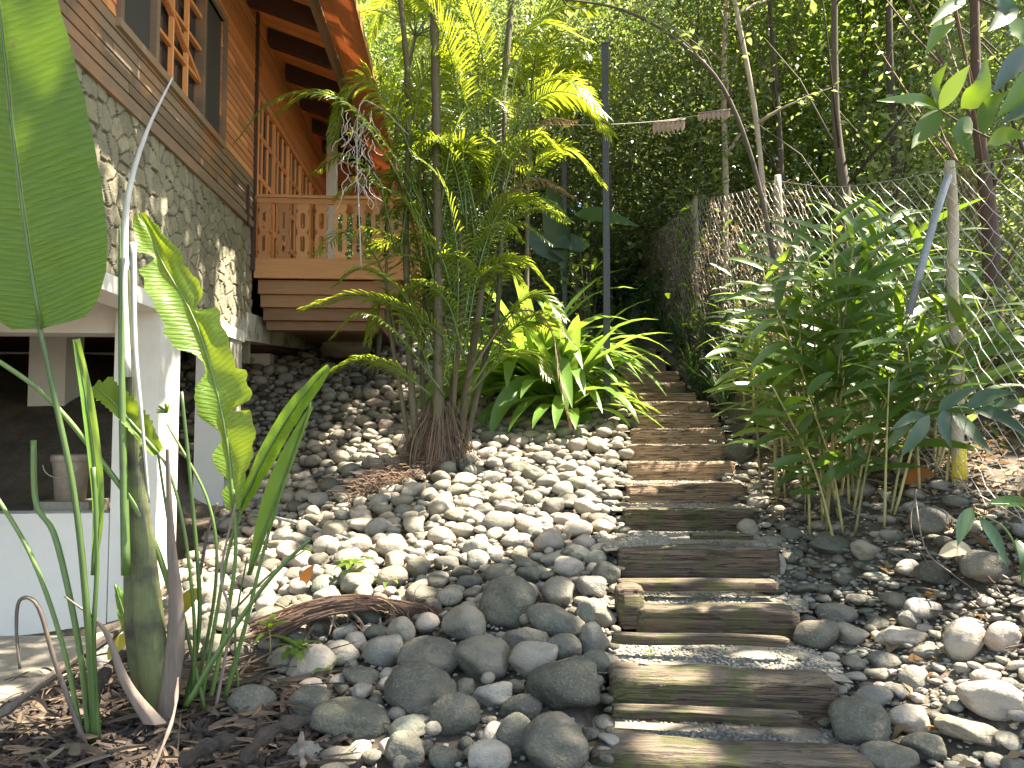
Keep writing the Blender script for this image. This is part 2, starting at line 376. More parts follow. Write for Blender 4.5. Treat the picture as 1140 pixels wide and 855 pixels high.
def terrain_mesh():
    aa = np.concatenate([np.arange(-26, -10, 1), np.arange(-10, 9, .15), np.arange(9, 29.9, 1)])
    ss = np.concatenate([np.arange(-6, 18, .15), np.arange(18, 69.5, 1)])
    A, S_ = np.meshgrid(aa, ss); X, Y = A*C4-S_*S4, A*S4+S_*C4; Z = terr(X, Y)
    on = (A > aL(S_)-.02) & (A < aR(S_)+.02) & (S_ > 2.5) & (S_ < 16)
    Z = Z - on*.16
    nz = np.array([mnoise.fractal(Vector((x*.9, y*.9, 0)), 1, 2, 4) for x, y in zip(X.ravel(), Y.ravel())]).reshape(X.shape)
    Z = Z + nz*.03 - .01
    w = len(aa); m = MB(); fs = []
    for j in range(len(ss)-1):
        for i in range(w-1): k = j*w+i; fs.append((k, k+1, k+w+1, k+w))
    m.add(np.stack([X.ravel(), Y.ravel(), Z.ravel()], 1), fs)
    tag(m.obj('ground', 'soil', None, True), kind='structure')
terrain_mesh()
# far apron so that the ground reaches the horizon on every side
m = MB(); m.add([(-400, -400, -.9), (400, -400, -.9), (400, 400, -.9), (-400, 400, -.9)], [(0, 1, 2, 3)])
tag(m.obj('valley_ground', 'soil'), kind='structure')
# patio
m = MB()
for (a0, a1, s0, s1) in ((-9, -3.3, 2.4, 8.05),):
    c = [hxy(a0, s0), hxy(a1, s0), hxy(a1-.05, s1), hxy(a0, s1)]
    z1 = E-2.16; z0 = z1-.12
    m.add([(x, y, z0) for x, y in c]+[(x, y, z1) for x, y in c], [(4, 5, 6, 7), (0, 1, 5, 4), (1, 2, 6, 5), (2, 3, 7, 6), (3, 0, 4, 7)])
tag(m.obj('patio', 'concrete'), kind='structure')

# ------------------------------------------------------------------ light mask in sun space: which rays the canopy must let through
KX0, KY0, KR = -16., -12., .08
mask = np.full((420, 420), -1.0)           # -1 unset, 0 shade, 1 lit
def key(x, y, z): return x - SUN.x/SUN.z*z, y - SUN.y/SUN.z*z
def setkey(kx, ky, r, val):
    i0, i1 = int((kx-r-KX0)/KR), int((kx+r-KX0)/KR)+1; j0, j1 = int((ky-r-KY0)/KR), int((ky+r-KY0)/KR)+1
    for j in range(max(j0, 0), min(j1, 420)):
        for i in range(max(i0, 0), min(i1, 420)):
            if (KX0+i*KR-kx)**2+(KY0+j*KR-ky)**2 <= r*r: mask[j, i] = val
def inpoly(x, y, P):
    c = False; n = len(P)
    for i in range(n):
        x1, y1 = P[i]; x2, y2 = P[i-1]
        if (y1 > y) != (y2 > y) and x < (x2-x1)*(y-y1)/(y2-y1)+x1: c = not c
    return c
LIT = [
 [(465, 590), (480, 540), (540, 500), (600, 470), (640, 452), (700, 445), (720, 452), (812, 458), (822, 500), (835, 548), (800, 556), (720, 556), (705, 590), (660, 600), (610, 600), (560, 625), (500, 640), (450, 630)],
 [(330, 640), (350, 608), (430, 600), (455, 640), (470, 690), (380, 700), (340, 740), (250, 745), (190, 720), (205, 590), (260, 570), (300, 600)],
 [(370, 520), (400, 485), (440, 500), (430, 560), (380, 570)],
 [(950, 700), (1000, 672), (1060, 668), (1145, 690), (1150, 800), (1060, 808), (985, 780)],
 [(700, 663), (775, 660), (775, 672), (700, 674)], [(812, 726), (905, 744), (925, 762), (830, 752)],
 [(805, 520), (860, 560), (880, 640), (850, 640), (815, 570)],
 [(860, 480), (1000, 480), (1000, 500), (860, 505)], [(1060, 480), (1140, 520), (1140, 560), (1050, 520)],
 [(745, 565), (775, 565), (775, 590), (745, 590)],
]
for gx in np.arange(-6, 7, .09):
    for gy in np.arange(2, 19, .09):
        z = float(terr(gx, gy)); px, py = proj(gx, gy, z)
        if not (-60 < px < 1200 and py < 960): continue
        wob = 10*mnoise.noise(Vector((gx*2.2, gy*2.2, 3))); wob2 = 10*mnoise.noise(Vector((gx*2.2, gy*2.2, 9)))
        v = 0.0
        if any(inpoly(px+wob, py+wob2, P) for P in LIT): v = 1.0
        if mnoise.noise(Vector((gx*1.9, gy*1.9, 20))) > .36: v = 1.0
        kx, ky = key(gx, gy, z); i = int((kx-KX0)/KR); j = int((ky-KY0)/KR)
        mask[j:j+2, i:i+2] = np.maximum(mask[j:j+2, i:i+2], v)
for px, py, d, r in ((70, 170, 3.8, .3), (60, 230, 3.8, .3), (750, 370, 14, .4), (785, 380, 12.5, .4), (30, 620, 7.6, .5), (90, 620, 7.7, .4), (160, 450, 7.9, .3), (40, 290, 3.8, .35), (20, 200, 3.8, .35)):
    setkey(*key(*W(px, py, d)), r, 0.0)
for px, py, d, r in ((540, 60, 9, 1.0), (520, 180, 9, .9), (600, 170, 9.2, .7), (480, 350, 8.8, .5), (560, 300, 9, .5), (440, 150, 9, .5), (620, 320, 11.5, .9), (650, 380, 11.3, .6),
                     (580, 400, 11.3, .5), (920, 330, 7, .5), (1000, 400, 6.6, .45), (850, 425, 7, .35), (960, 260, 7, .3), (55, 15, 3.8, .30), 
                     (230, 420, 4.4, .5), (180, 280, 4.2, .25), (200, 480, 8.3, .5), (210, 600, 8.3, .4), (245, 345, 10, .45), (270, 470, 10.7, .2), (90, 500, 4, .2), (1000, 60, 5.5, .4), (1090, 150, 5.5, .3), (375, 30, 12.5, .5), (395, 80, 14, .5), (410, 120, 15.5, .5), (425, 170, 17, .5), (380, 0, 12, .5), (122, 715, 5.7, .3), (722, 425, 13, .5), (712, 398, 15, .5), (760, 340, 14.5, .45), (725, 300, 18, .8), (700, 200, 17, 1.0), (800, 240, 16, .8), (900, 120, 14, .9), (660, 120, 18, 1.0), (1000, 220, 9, .6), (820, 60, 16, 1.0), (160, 700, 4.2, .15)):
    p = W(px, py, d); setkey(*key(*p), r, 1.0)
def lit(x, y, z):
    kx, ky = key(x, y, z); i = int((kx-KX0)/KR); j = int((ky-KY0)/KR)
    if 0 <= i < 420 and 0 <= j < 420: return mask[j, i]
    return -1

# ================================================================== THE HOUSE
HB = hxy(-3.4, 10.9); hz0 = E-2.2
house = thing('timber_house', 'timber house on white pillars with stone clad base, carved balcony and orange boarded eaves', 'house', (HB[0], HB[1], hz0))
house.rotation_euler = (0, 0, R(4))
def hp(mb, name, mat, parent=None, smooth=False):
    """link a part built in house coordinates (a, s, height above the eye)"""
    base = np.array([-3.4, 10.9, hz0-E])
    mb.v = [v-base for v in mb.v]
    me = mb.mesh(name, mat, smooth); o = bpy.data.objects.new(name, me); COL.objects.link(o); o.parent = parent or house
    return o
AW = -3.15
# siding boards on the wall: a few boards per course, butted, each a slightly different shade
def siding(name, mat, s0, s1, h0, h1, hole=None, bh=.115, parent=None):
    mb = MB(); h = h0
    while h < h1-.01:
        s = s0 - rnd.random()*1.5
        while s < s1:
            e = s + rnd.uniform(1.6, 3.2)
            cuts = [(max(s, s0), min(e, s1))]
            if hole and h+bh > hole[2] and h < hole[3]:
                cuts = [(max(s, s0), min(e, hole[0])), (max(s, hole[1]), min(e, s1))]
            for c0, c1 in cuts:
                if c1-c0 > .02:
                    t = .018+rnd.uniform(-.003, .003); z1 = min(h+bh-.006, h1)
                    v = []
                    for ss in (c0, c1-.004):
                        v += [(AW-.02, ss, h), (AW+t, ss, h), (AW+t-.012, ss, z1), (AW-.02, ss, z1)]
                    mb.add(v, [(0, 1, 2, 3), (7, 6, 5, 4), (0, 4, 5, 1), (1, 5, 6, 2), (2, 6, 7, 3), (3, 7, 4, 0)])
            s = e
        h += bh
    return hp(mb, name, mat, parent)
WIN = (6.9, 9.82, 3.69, 5.3)
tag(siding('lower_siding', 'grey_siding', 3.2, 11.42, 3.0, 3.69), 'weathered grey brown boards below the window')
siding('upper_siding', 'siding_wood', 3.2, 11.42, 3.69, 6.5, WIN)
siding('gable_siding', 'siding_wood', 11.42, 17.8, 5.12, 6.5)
m = MB(); m.box(AW+.005, AW+.05, 11.36, 11.44, 2.3, 6.3); m.box(AW+.004, AW+.045, 11.02, 11.09, 2.93, 3.5); hp(m, 'corner_trim', 'dark_beam')
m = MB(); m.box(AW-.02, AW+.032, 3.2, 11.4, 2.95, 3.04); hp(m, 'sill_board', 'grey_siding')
# backing wall, floor, far walls so that nothing is hollow
m = MB()
m.box(AW-.14, AW-.03, 3.2, 6.9, 1.32, 6.4); m.box(AW-.14, AW-.03, 9.82, 11.4, 1.32, 6.4); m.box(AW-.14, AW-.03, 6.9, 9.82, 1.32, 3.69); m.box(AW-.14, AW-.03, 6.9, 9.82, 5.3, 6.4)
m.box(-9.6, -9.45, 3.2, 17.8, -2.4, 7.5); m.box(-9.5, AW-.1, 3.2, 3.35, 1.2, 6.6); m.box(-9.5, AW-.1, 17.6, 17.75, 1.2, 6.6)
m.box(-6.1, -6.0, 3.4, 17.6, 1.5, 6.6)
hp(m, 'inner_wall', 'interior_dark')
m = MB(); m.box(-9.44, AW-.15, 3.36, 17.59, 1.335, 1.5); hp(m, 'floor', 'red_underfloor')
# window: frame, mullions, panes, open lattice
win = MB(); s0, s1, h0, h1 = WIN
for b in ((s0-.07, s1+.07, h0-.08, h0), (s0-.07, s1+.07, h1, h1+.08), (s0-.07, s0, h0, h1), (s1, s1+.07, h0, h1), (7.62, 7.7, h0, h1), (9.0, 9.08, h0, h1)):
    win.box(AW-.05, AW+.06, *b)
wf = hp(win, 'window', 'grey_siding')
for q0, q1 in ((s0, 7.62), (9.08, s1)): m = MB(); m.box(AW-.02, AW-.01, q0, q1, h0, h1); hp(m, 'pane', 'screen', wf)
m = MB(); m.box(AW-.06, AW-.05, s0, s1, h0, h1); hp(m, 'pane', 'dark_glass', wf)
m = MB()
for q in range(1, 3): ss = 7.7+q*1.3/3; m.box(AW-.02, AW+.03, ss-.02, ss+.02, h0, h1)
for q in range(1, 4): hh = h0+q*(h1-h0)/4; m.box(AW-.021, AW+.028, 7.7, 9.0, hh-.02, hh+.02)
m.beam((AW+.01, 7.75, h0+.9), (AW+.01, 8.95, h0+.4), .05, .06, (1, 0, 0))
hp(m, 'lattice', 'orange_wood', wf)
# long glazed lattice behind the balcony
gl = MB()
for b in ((11.5, 17.4, 5.02, 5.12), (11.5, 17.4, 2.5, 2.62)): gl.box(AW-.06, AW+.05, *b)
ss = 11.5; q = 0
while ss < 17.4:
    w = .1 if q % 3 == 0 else .05
    gl.box(AW-.01, AW+.012+(.02 if q % 3 == 0 else 0), ss, ss+w, 2.62, 5.02); ss += .34; q += 1
for hh in (3.15, 3.8, 4.45): gl.box(AW-.009, AW+.016, 11.5, 17.4, hh, hh+.08)
gw = hp(gl, 'lattice_window', 'orange_wood')
m = MB(); m.box(AW-.02, AW-.012, 11.5, 17.4, 2.6, 5.05); hp(m, 'pane', 'dark_glass', gw)
# stone cladding with real relief
def cladding(s0, s1, h0, h1):
    ns, nh = int((s1-s0)/.018), int((h1-h0)/.018)
    S_ = np.linspace(s0, s1, ns); H = np.linspace(h0, h1, nh); GS_, GH = np.meshgrid(S_, H)
    k = int((s1-s0)*(h1-h0)/.030)
    cs = nrng.uniform(s0-.2, s1+.2, k*3); chh = nrng.uniform(h0-.2, h1+.2, k*3)
    keep = []
    for i in range(k*3):
        if all((cs[i]-cs[j])**2+((chh[i]-chh[j])*1.1)**2 > (.085+.09*((j*7) % 5)/4)**2 for j in keep): keep.append(i)
    cs, chh = cs[keep], chh[keep]; rv = nrng.random(len(keep)); tl = nrng.normal(0, .05, (len(keep), 2))
    wx = np.array([mnoise.noise(Vector((a*5, b*5, 1))) for a, b in zip(GS_.ravel(), GH.ravel())]).reshape(GS_.shape)*.035
    wy = np.array([mnoise.noise(Vector((a*5, b*5, 8))) for a, b in zip(GS_.ravel(), GH.ravel())]).reshape(GS_.shape)*.035
    d1 = np.full(GS_.shape, 9.); d2 = d1.copy(); idx = np.zeros(GS_.shape, int)
    for j in range(len(cs)):
        d = np.sqrt((GS_+wx-cs[j])**2+((GH+wy-chh[j])*1.1)**2)
        n = d < d1; d2 = np.where(n, d1, np.minimum(d2, d)); idx = np.where(n, j, idx); d1 = np.where(n, d, d1)
    edge = d2-d1; joint = np.clip(1-(edge-.008)/.012, 0, 1)
    dep = (1-joint)*(.018+.016*rv[idx] + tl[idx, 0]*(GS_-cs[idx]) + tl[idx, 1]*(GH-chh[idx]))
    dep += np.array([mnoise.noise(Vector((a*14, b*14, 1))) for a, b in zip(GS_.ravel(), GH.ravel())]).reshape(GS_.shape)*.008
    A = AW - .03 + np.clip(dep, 0, .09)
    mb = MB(); fs = [(j*ns+i, j*ns+i+1, (j+1)*ns+i+1, (j+1)*ns+i) for j in range(nh-1) for i in range(ns-1)]
    mb.add(np.stack([A.ravel(), GS_.ravel(), GH.ravel()], 1), fs)
    o = hp(mb, 'stone_cladding', 'flagstone', None, False)
    for nm, arr in (('cell', rv[idx]), ('joint', joint)):
        at = o.data.attributes.new(nm, 'FLOAT', 'POINT'); at.data.foreach_set('value', arr.ravel().astype(np.float32))
    return o
cladding(4.0, 11.46, 1.34, 2.95)
m = MB(); m.box(AW-.5, AW-.02, 11.38, 11.5, .9, 2.95); tag(hp(m, 'corner_stone', 'flagstone'), 'stone faced end of the base wall')
# white slab edge, pillars, beams, low wall
m = MB(); m.box(AW-.35, AW+.03, 3.2, 11.0, 1.17, 1.33); hp(m, 'slab_edge', 'white_plaster')
m = MB(); m.box(AW-.46, AW, 8.05, 8.62, -2.6, 1.17); hp(m, 'pillar', 'white_plaster')
m = MB(); m.box(AW-.46, AW-.05, 10.46, 10.98, -2.4, 1.17); hp(m, 'pillar', 'white_plaster')
m = MB(); m.box(AW-.05, AW, 10.45, 10.99, -2.4, 1.5); tag(hp(m, 'pillar_facing', 'stained_plaster'), 'mossy stained side of the corner pillar')
m = MB(); m.box(-6.05, -5.55, 10.9, 11.4, -1, 1.3); hp(m, 'pillar', 'white_plaster')
m = MB(); m.box(-9.4, AW-.47, 8.12, 8.5, .95, 1.29); hp(m, 'cross_beam', 'white_plaster')
m = MB(); m.box(-9.4, AW-.4, 14.2, 14.5, .3, 1.3); hp(m, 'cross_beam', 'white_plaster')
m = MB(); v = []
for s_, ha, hb in ((11.0, 1.2, 1.62), (16.6, 1.58, 1.95)):
    v += [(AW-.3, s_, ha), (AW+.02, s_, ha), (AW+.02, s_, hb), (AW-.3, s_, hb)]
m.add(v, [(0, 1, 2, 3), (7, 6, 5, 4), (0, 4, 5, 1), (1, 5, 6, 2), (2, 6, 7, 3), (3, 7, 4, 0)]); tag(hp(m, 'edge_beam', 'stained_plaster'), 'stained concrete beam running back under the balcony')
m = MB(); m.box(-9.4, AW-.47, 8.04, 8.32, -2.6, -.93); hp(m, 'low_wall', 'white_plaster')
# balcony
bal = thing('balcony', None, None, (0, 0, 0)); bal.parent = house
AB = -.85
m = MB(); m.box(AW+.06, AB, 11.5, 16.6, 2.36, 2.46)
hp(m, 'deck', 'balcony_wood', bal)
m = MB(); m.box(AW+.03, AB+.04, 11.42, 11.5, 2.2, 2.5); m.box(AB-.03, AB+.04, 11.51, 16.6, 2.2, 2.5); hp(m, 'rim_board', 'balcony_wood', bal)
m = MB()
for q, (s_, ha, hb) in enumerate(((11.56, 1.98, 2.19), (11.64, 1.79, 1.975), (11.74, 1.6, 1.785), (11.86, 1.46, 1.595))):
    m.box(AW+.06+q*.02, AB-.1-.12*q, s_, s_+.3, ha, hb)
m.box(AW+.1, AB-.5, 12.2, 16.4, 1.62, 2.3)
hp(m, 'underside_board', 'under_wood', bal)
m = MB(); m.box(AW+.03, AB+.06, 11.42, 11.56, 3.44, 3.485); m.box(AW+.04, AB+.03, 11.45, 11.53, 3.36, 3.437); m.box(AB-.03, AB+.06, 11.57, 16.6, 3.44, 3.485); hp(m, 'rail', 'balcony_wood', bal)
def baluster_mesh():
    """sawn board: wavy sides and two oblong holes"""
    H = .86; w = .098
    right = []
    prof = [(0, .098), (.06, .098), (.075, .075), (.10, .075), (.13, .098), (.34, .098), (.37, .084), (.40, .06), (.43, .06), (.46, .084), (.49, .098), (.70, .098), (.73, .075), (.76, .075), (.785, .098), (.86, .098)]
    outline = [(x, z) for z, x in prof] + [(-x, z) for z, x in reversed(prof)]
    def slot(c):
        hw, hh, r = .036, .125, .034; pts = []
        for cx, cz, a0 in ((hw-r, hh-r, 0), (-hw+r, hh-r, 90), (-hw+r, -hh+r, 180), (hw-r, -hh+r, 270)):
            for k in range(4): a = R(a0+k*30); pts.append((cx+r*math.cos(a), c+cz+r*math.sin(a)))
        return pts
    bm = bmesh.new()
    for loop in (outline, slot(.235), slot(.595)):
        vs = [bm.verts.new((x, 0, z)) for x, z in loop]
        for i in range(len(vs)): bm.edges.new((vs[i-1], vs[i]))
    bmesh.ops.triangle_fill(bm, use_beauty=True, use_dissolve=False, edges=bm.edges[:])
    r = bmesh.ops.extrude_face_region(bm, geom=bm.faces[:])
    bmesh.ops.translate(bm, verts=[g for g in r['geom'] if isinstance(g, bmesh.types.BMVert)], vec=(0, .035, 0))
    bmesh.ops.recalc_face_normals(bm, faces=bm.faces[:])
    me = bpy.data.meshes.new('baluster'); bm.to_mesh(me); bm.free(); me.materials.append(MAT['balcony_wood']); return me
bme = baluster_mesh()
bb = np.array([-3.4, 10.9, hz0-E])
def baluster(a, s, rot):
    o = bpy.data.objects.new('baluster', bme); COL.objects.link(o); o.parent = bal
    o.location = Vector((a, s, 2.5)) - Vector(bb); o.rotation_euler = (0, 0, rot)
a = AW+.17
while a < AB-.08: baluster(a, 11.46, 0); a += .284
s_ = 11.9
while s_ < 16.4: baluster(AB, s_, R(90)); s_ += .284
m = MB(); m.box(AW+.36, AW+.56, 15.5, 15.7, 2.47, 6.0); tag(hp(m, 'post', 'white_plaster', bal), 'white post')
m = MB(); m.box(AB-.1, AB-.01, 16.5, 16.6, 2.47, 5.6); hp(m, 'post', 'balcony_wood', bal)
# roof: top sheet, boarded soffit, rafters, batten and outer eave panel
roof = MB()
def slope(mb, a0, h0, a1, h1, s0, s1, t):
    v = []
    for s_ in (s0, s1): v += [(a0, s_, h0), (a1, s_, h1), (a1, s_, h1+t), (a0, s_, h0+t)]
    mb.add(v, [(0, 1, 2, 3), (7, 6, 5, 4), (0, 4, 5, 1), (1, 5, 6, 2), (2, 6, 7, 3), (3, 7, 4, 0)])
slope(roof, -9.8, 9.35, -2.0, 6.12, 2.0, 18.1, .07)
rf = hp(roof, 'roof', 'roof_sheet')
m = MB(); s_ = 2.05; zf = lambda a: 6.43 + (a-AW)*(-.36)
while s_ < 18.0:
    slope(m, AW, zf(AW), -2.06, zf(-2.06), s_, s_+.135, .02); s_ += .14
hp(m, 'soffit', 'orange_wood', rf)
for i, s_ in enumerate((3.6, 4.8, 6.0, 7.2, 8.4, 9.6, 10.8, 12.0, 13.2, 14.4, 15.6, 16.8)):
    m = MB(); slope(m, AW+.03, zf(AW)-.30, -2.1, zf(-2.1)-.27, s_, s_+.14, .27); hp(m, 'rafter', 'dark_beam', rf)
m = MB(); slope(m, -2.1, 5.78, -2.02, 5.75, 2.0, 18.05, .32); hp(m, 'eave_batten', 'fence_post_wood', rf)
for i in range(9):
    m = MB(); s0 = 2.0+i*1.8
    slope(m, -2.01, 5.98, -1.78, 5.86, s0, s0+1.78, .03); slope(m, -1.77, 5.83, -1.45, 5.62, s0, s0+1.78, .03)
    hp(m, 'eave_panel', 'eave_sheet', rf)
m = MB(); m.box(-1.44, -1.41, 2.0, 18.1, 5.58, 5.72); hp(m, 'fascia', 'balcony_wood', rf)
m = MB(); v = [(AW, 17.8, 5.0), (-1.5, 17.8, 5.0), (-1.5, 17.8, 5.6), (AW, 17.8, 6.4), (AW, 17.86, 5.0), (-1.5, 17.86, 5.0), (-1.5, 17.86, 5.6), (AW, 17.86, 6.4)]
m.add(v, [(0, 1, 2, 3), (7, 6, 5, 4), (0, 4, 5, 1), (1, 5, 6, 2), (2, 6, 7, 3), (3, 7, 4, 0)]); hp(m, 'end_board', 'siding_wood', rf)

# the bucket under the house
bx, by = hxy(-4.36, 8.0+.75); bz = E-.86
bk = thing('bucket', 'dusty beige plastic bucket standing on bare soil under the house', 'bucket', (bx, by, bz))
m = MB(); m.tube([(bx, by, bz), (bx, by, bz+.42), (bx, by, bz+.43)], [.155, .185, .19], 24); m.obj('body', 'bucket_plastic', bk, True)
m = MB(); m.tube([(bx, by, bz+.431), (bx, by, bz+.50), (bx, by, bz+.51)], [.205, .205, .19], 24); m.obj('lid', 'bucket_plastic', bk, True)
m = MB(); m.tube([(bx+.19*math.cos(t), by-.205-.01*math.sin(t), bz+.40-.14*math.sin(t)) for t in np.linspace(0, math.pi, 12)], .006, 5); m.obj('handle', 'wire', bk)
m = MB(); hx0, hy0 = hxy(-4.36, 8.75)
m.box(hx0-.28, hx0+.32, hy0-.2, hy0+.22, E-1.0, E-.863); tag(m.obj('paving_slab', 'concrete', None), 'worn concrete slab under the beige bucket', 'slab')

# ================================================================== THE TIMBER STEPS
# (front distance, top height, left px, right px, thickness, depth, skew, moss, front px y)
STEPS = [
 (3.62, -1.60, 661, 965, .24, .30, .16, 1.0), (4.14, -1.40, 681, 926, .22, .26, .14, 1.0),
 (5.02, -1.235, 711, 884, .17, .20, .10, .7), (5.90, -.985, 689, 866, .20, .17, .05, .4),
 (7.08, -.81, 695, 842, .20, .18, .03, .9), (7.88, -.64, 697, 829, .20, .17, 0, 0), (8.78, -.46, 699, 818, .19, .16, 0, 0),
 (9.42, -.275, 700, 810, .19, .16, 0, 0), (10.07, -.08, 703, 807, .19, .16, 0, 0), (10.75, .135, 704, 800, .20, .16, 0, 0),
 (11.70, .335, 702, 791, .19, .16, 0, 0), (12.30, .49, 698, 776, .16, .16, 0, 0), (12.98, .70, 695, 763, .18, .16, 0, .2),
 (13.50, .935, 692, 757, .2, .16, 0, .3), (14.02, 1.14, 688, 742, .2, .16, 0, .3), (14.58, 1.32, 683, 740, .18, .16, 0, .8), (15.15, 1.51, 680, 731, .18, .16, 0, 1.0)]
ORD = ['bottom', 'second', 'third', 'fourth', 'fifth', 'sixth', 'seventh', 'eighth', 'ninth', 'tenth', 'eleventh', 'twelfth', 'thirteenth', 'fourteenth', 'fifteenth', 'sixteenth', 'topmost']
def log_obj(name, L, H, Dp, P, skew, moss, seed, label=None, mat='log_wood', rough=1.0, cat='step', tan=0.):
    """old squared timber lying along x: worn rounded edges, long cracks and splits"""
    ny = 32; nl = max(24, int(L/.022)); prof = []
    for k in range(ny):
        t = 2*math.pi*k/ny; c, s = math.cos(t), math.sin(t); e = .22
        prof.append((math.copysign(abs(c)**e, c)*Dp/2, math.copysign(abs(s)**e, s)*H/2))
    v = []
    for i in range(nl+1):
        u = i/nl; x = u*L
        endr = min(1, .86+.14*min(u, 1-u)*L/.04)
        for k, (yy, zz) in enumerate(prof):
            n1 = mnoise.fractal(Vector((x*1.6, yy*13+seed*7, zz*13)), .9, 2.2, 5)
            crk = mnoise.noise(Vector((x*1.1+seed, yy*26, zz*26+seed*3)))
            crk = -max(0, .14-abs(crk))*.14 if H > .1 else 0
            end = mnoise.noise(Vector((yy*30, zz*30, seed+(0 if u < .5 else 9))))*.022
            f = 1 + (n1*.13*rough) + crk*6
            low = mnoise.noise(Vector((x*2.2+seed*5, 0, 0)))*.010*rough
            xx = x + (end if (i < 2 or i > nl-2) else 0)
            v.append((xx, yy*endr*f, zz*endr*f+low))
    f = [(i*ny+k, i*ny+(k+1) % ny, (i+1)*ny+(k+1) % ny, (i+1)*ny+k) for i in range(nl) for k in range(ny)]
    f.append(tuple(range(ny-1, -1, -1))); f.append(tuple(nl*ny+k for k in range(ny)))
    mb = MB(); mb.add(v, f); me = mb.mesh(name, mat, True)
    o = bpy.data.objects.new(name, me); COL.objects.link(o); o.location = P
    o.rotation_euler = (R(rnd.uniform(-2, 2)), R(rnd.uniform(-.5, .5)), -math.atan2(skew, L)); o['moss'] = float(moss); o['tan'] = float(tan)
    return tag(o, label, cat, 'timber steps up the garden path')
desc = ['thick greenish mossy timber, {} step of the path', 'wide split timber with moss along its top, {} step from the foot', 'rotten dark timber with a broken left end, {} step from the foot', 'dark brown timber between grey stones, {} step from the foot', 'mossy topped dark timber with one sunlit spot, {} step from the foot']
RAND = []
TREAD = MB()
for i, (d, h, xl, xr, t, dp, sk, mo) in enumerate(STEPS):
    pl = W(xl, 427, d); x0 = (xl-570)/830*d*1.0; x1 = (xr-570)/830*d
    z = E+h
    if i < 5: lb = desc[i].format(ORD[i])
    else: lb = ('timber in a painted sunlit tan, {} step from the foot of the path' if i < 10 else 'narrow brown timber, {} step from the foot of the path' if i < 16 else 'mossy timber, {} step of the path under the dark bushes').format(ORD[i])
    log_obj('timber_step', x1-x0, t+.05, dp, (x0, d+dp/2+ (sk*.45), z-t/2-.025), sk, mo, i*3.3, lb, tan=(0, .1, 0, .1, .1, .7, 1, 1, 1, .95, .8, .7, .6, .6, .6, .6, .5)[i])  # middle and upper steps get the sunlit tan painted in
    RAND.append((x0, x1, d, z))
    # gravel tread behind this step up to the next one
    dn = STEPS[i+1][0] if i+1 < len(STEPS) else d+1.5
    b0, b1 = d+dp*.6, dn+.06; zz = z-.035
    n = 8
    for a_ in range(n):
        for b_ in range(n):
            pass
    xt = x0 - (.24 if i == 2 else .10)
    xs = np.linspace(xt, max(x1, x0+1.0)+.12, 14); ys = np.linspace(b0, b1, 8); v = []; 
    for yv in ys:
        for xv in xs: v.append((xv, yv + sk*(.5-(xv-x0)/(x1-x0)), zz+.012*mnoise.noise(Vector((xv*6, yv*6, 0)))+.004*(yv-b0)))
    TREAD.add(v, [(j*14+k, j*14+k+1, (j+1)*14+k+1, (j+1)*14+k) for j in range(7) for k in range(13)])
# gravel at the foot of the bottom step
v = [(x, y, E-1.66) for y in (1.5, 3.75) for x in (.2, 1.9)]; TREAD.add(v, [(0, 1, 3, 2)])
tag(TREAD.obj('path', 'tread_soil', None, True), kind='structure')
# thin half buried boards between the lower steps
for (px, py, d, L, t, dp, sk, sd, lb) in (
    (684, 795, 4.0, .95, .05, .10, .12, 50, 'thin mossy board half buried in gravel just above the bottom step'),
    (682, 712, 4.62, 1.05, .06, .08, .10, 51, 'long thin weathered board crossing the gravel above the mossy split timber'),
    (690, 652, 5.4, 1.12, .07, .15, .02, 52, 'flat grey board with a pale sunlit edge above the rotten timber'),
    (688, 676, 5.12, .17, .28, .18, 0, 53, 'short rotten timber stub left of the rotten step'),
    (770, 598, 6.2, .52, .05, .08, 0, 54, 'short mossy board lying behind the dark brown fourth step')):
    p = W(px, py, d); log_obj('board', L, t, dp, (p.x, d+.05, p.z), sk, .9, sd, lb, cat='board')

def on_path(x, y, mrg=0):
    a, s = xyh(x, y); return (s < 15.6) and (aL(s)-mrg < a < aR(s)+mrg) and s > 2.6

# ================================================================== RIVER STONES
def ico(sub):
    bm = bmesh.new(); bmesh.ops.create_icosphere(bm, subdivisions=sub, radius=1)
    v = np.array([p.co[:] for p in bm.verts]); f = [tuple(q.index for q in fc.verts) for fc in bm.faces]; bm.free(); return v, f
ICO = {k: ico(k) for k in (1, 2, 3, 4)}
def rock_verts(seed, sub, angular):
    v, f = ICO[sub]; rg = np.random.default_rng(seed)
    nrm = rg.normal(size=(9, 3)); nrm /= np.linalg.norm(nrm, axis=1)[:, None]; dd = rg.uniform(.60, .98, 9)
    dots = v @ nrm.T; r = np.ones(len(v))
    acc = np.ones(len(v))
    k = 34 if angular else 15
    cand = [np.ones(len(v))] + [np.where(dots[:, j] > .05, dd[j]/np.maximum(dots[:, j], .05), 9) for j in range(9)]
    cand = np.stack(cand, 1); r = -np.log(np.exp(-k*np.minimum(cand, 3)).sum(1))/k
    r = r + np.array([mnoise.fractal(Vector(p)*1.3+Vector((seed*3.1, 0, 0)), 1, 2, 3) for p in v])*.07
    if sub > 2: r += np.array([mnoise.fractal(Vector(p)*3.2+Vector((seed*1.7, 5, 0)), .8, 2, 4) for p in v])*.028
    q = v*r[:, None]
    q -= (q.max(0)+q.min(0))/2; q /= np.abs(q).max(0)
    return q, f
ROCKV = {}
for i in range(14): ROCKV[i] = {s: rock_verts(i, s, i % 3 == 0) for s in (1, 2, 3)}
BIG = [rock_verts(i, 4, i % 3 == 0) for i in range(14)]
rock_me = {}
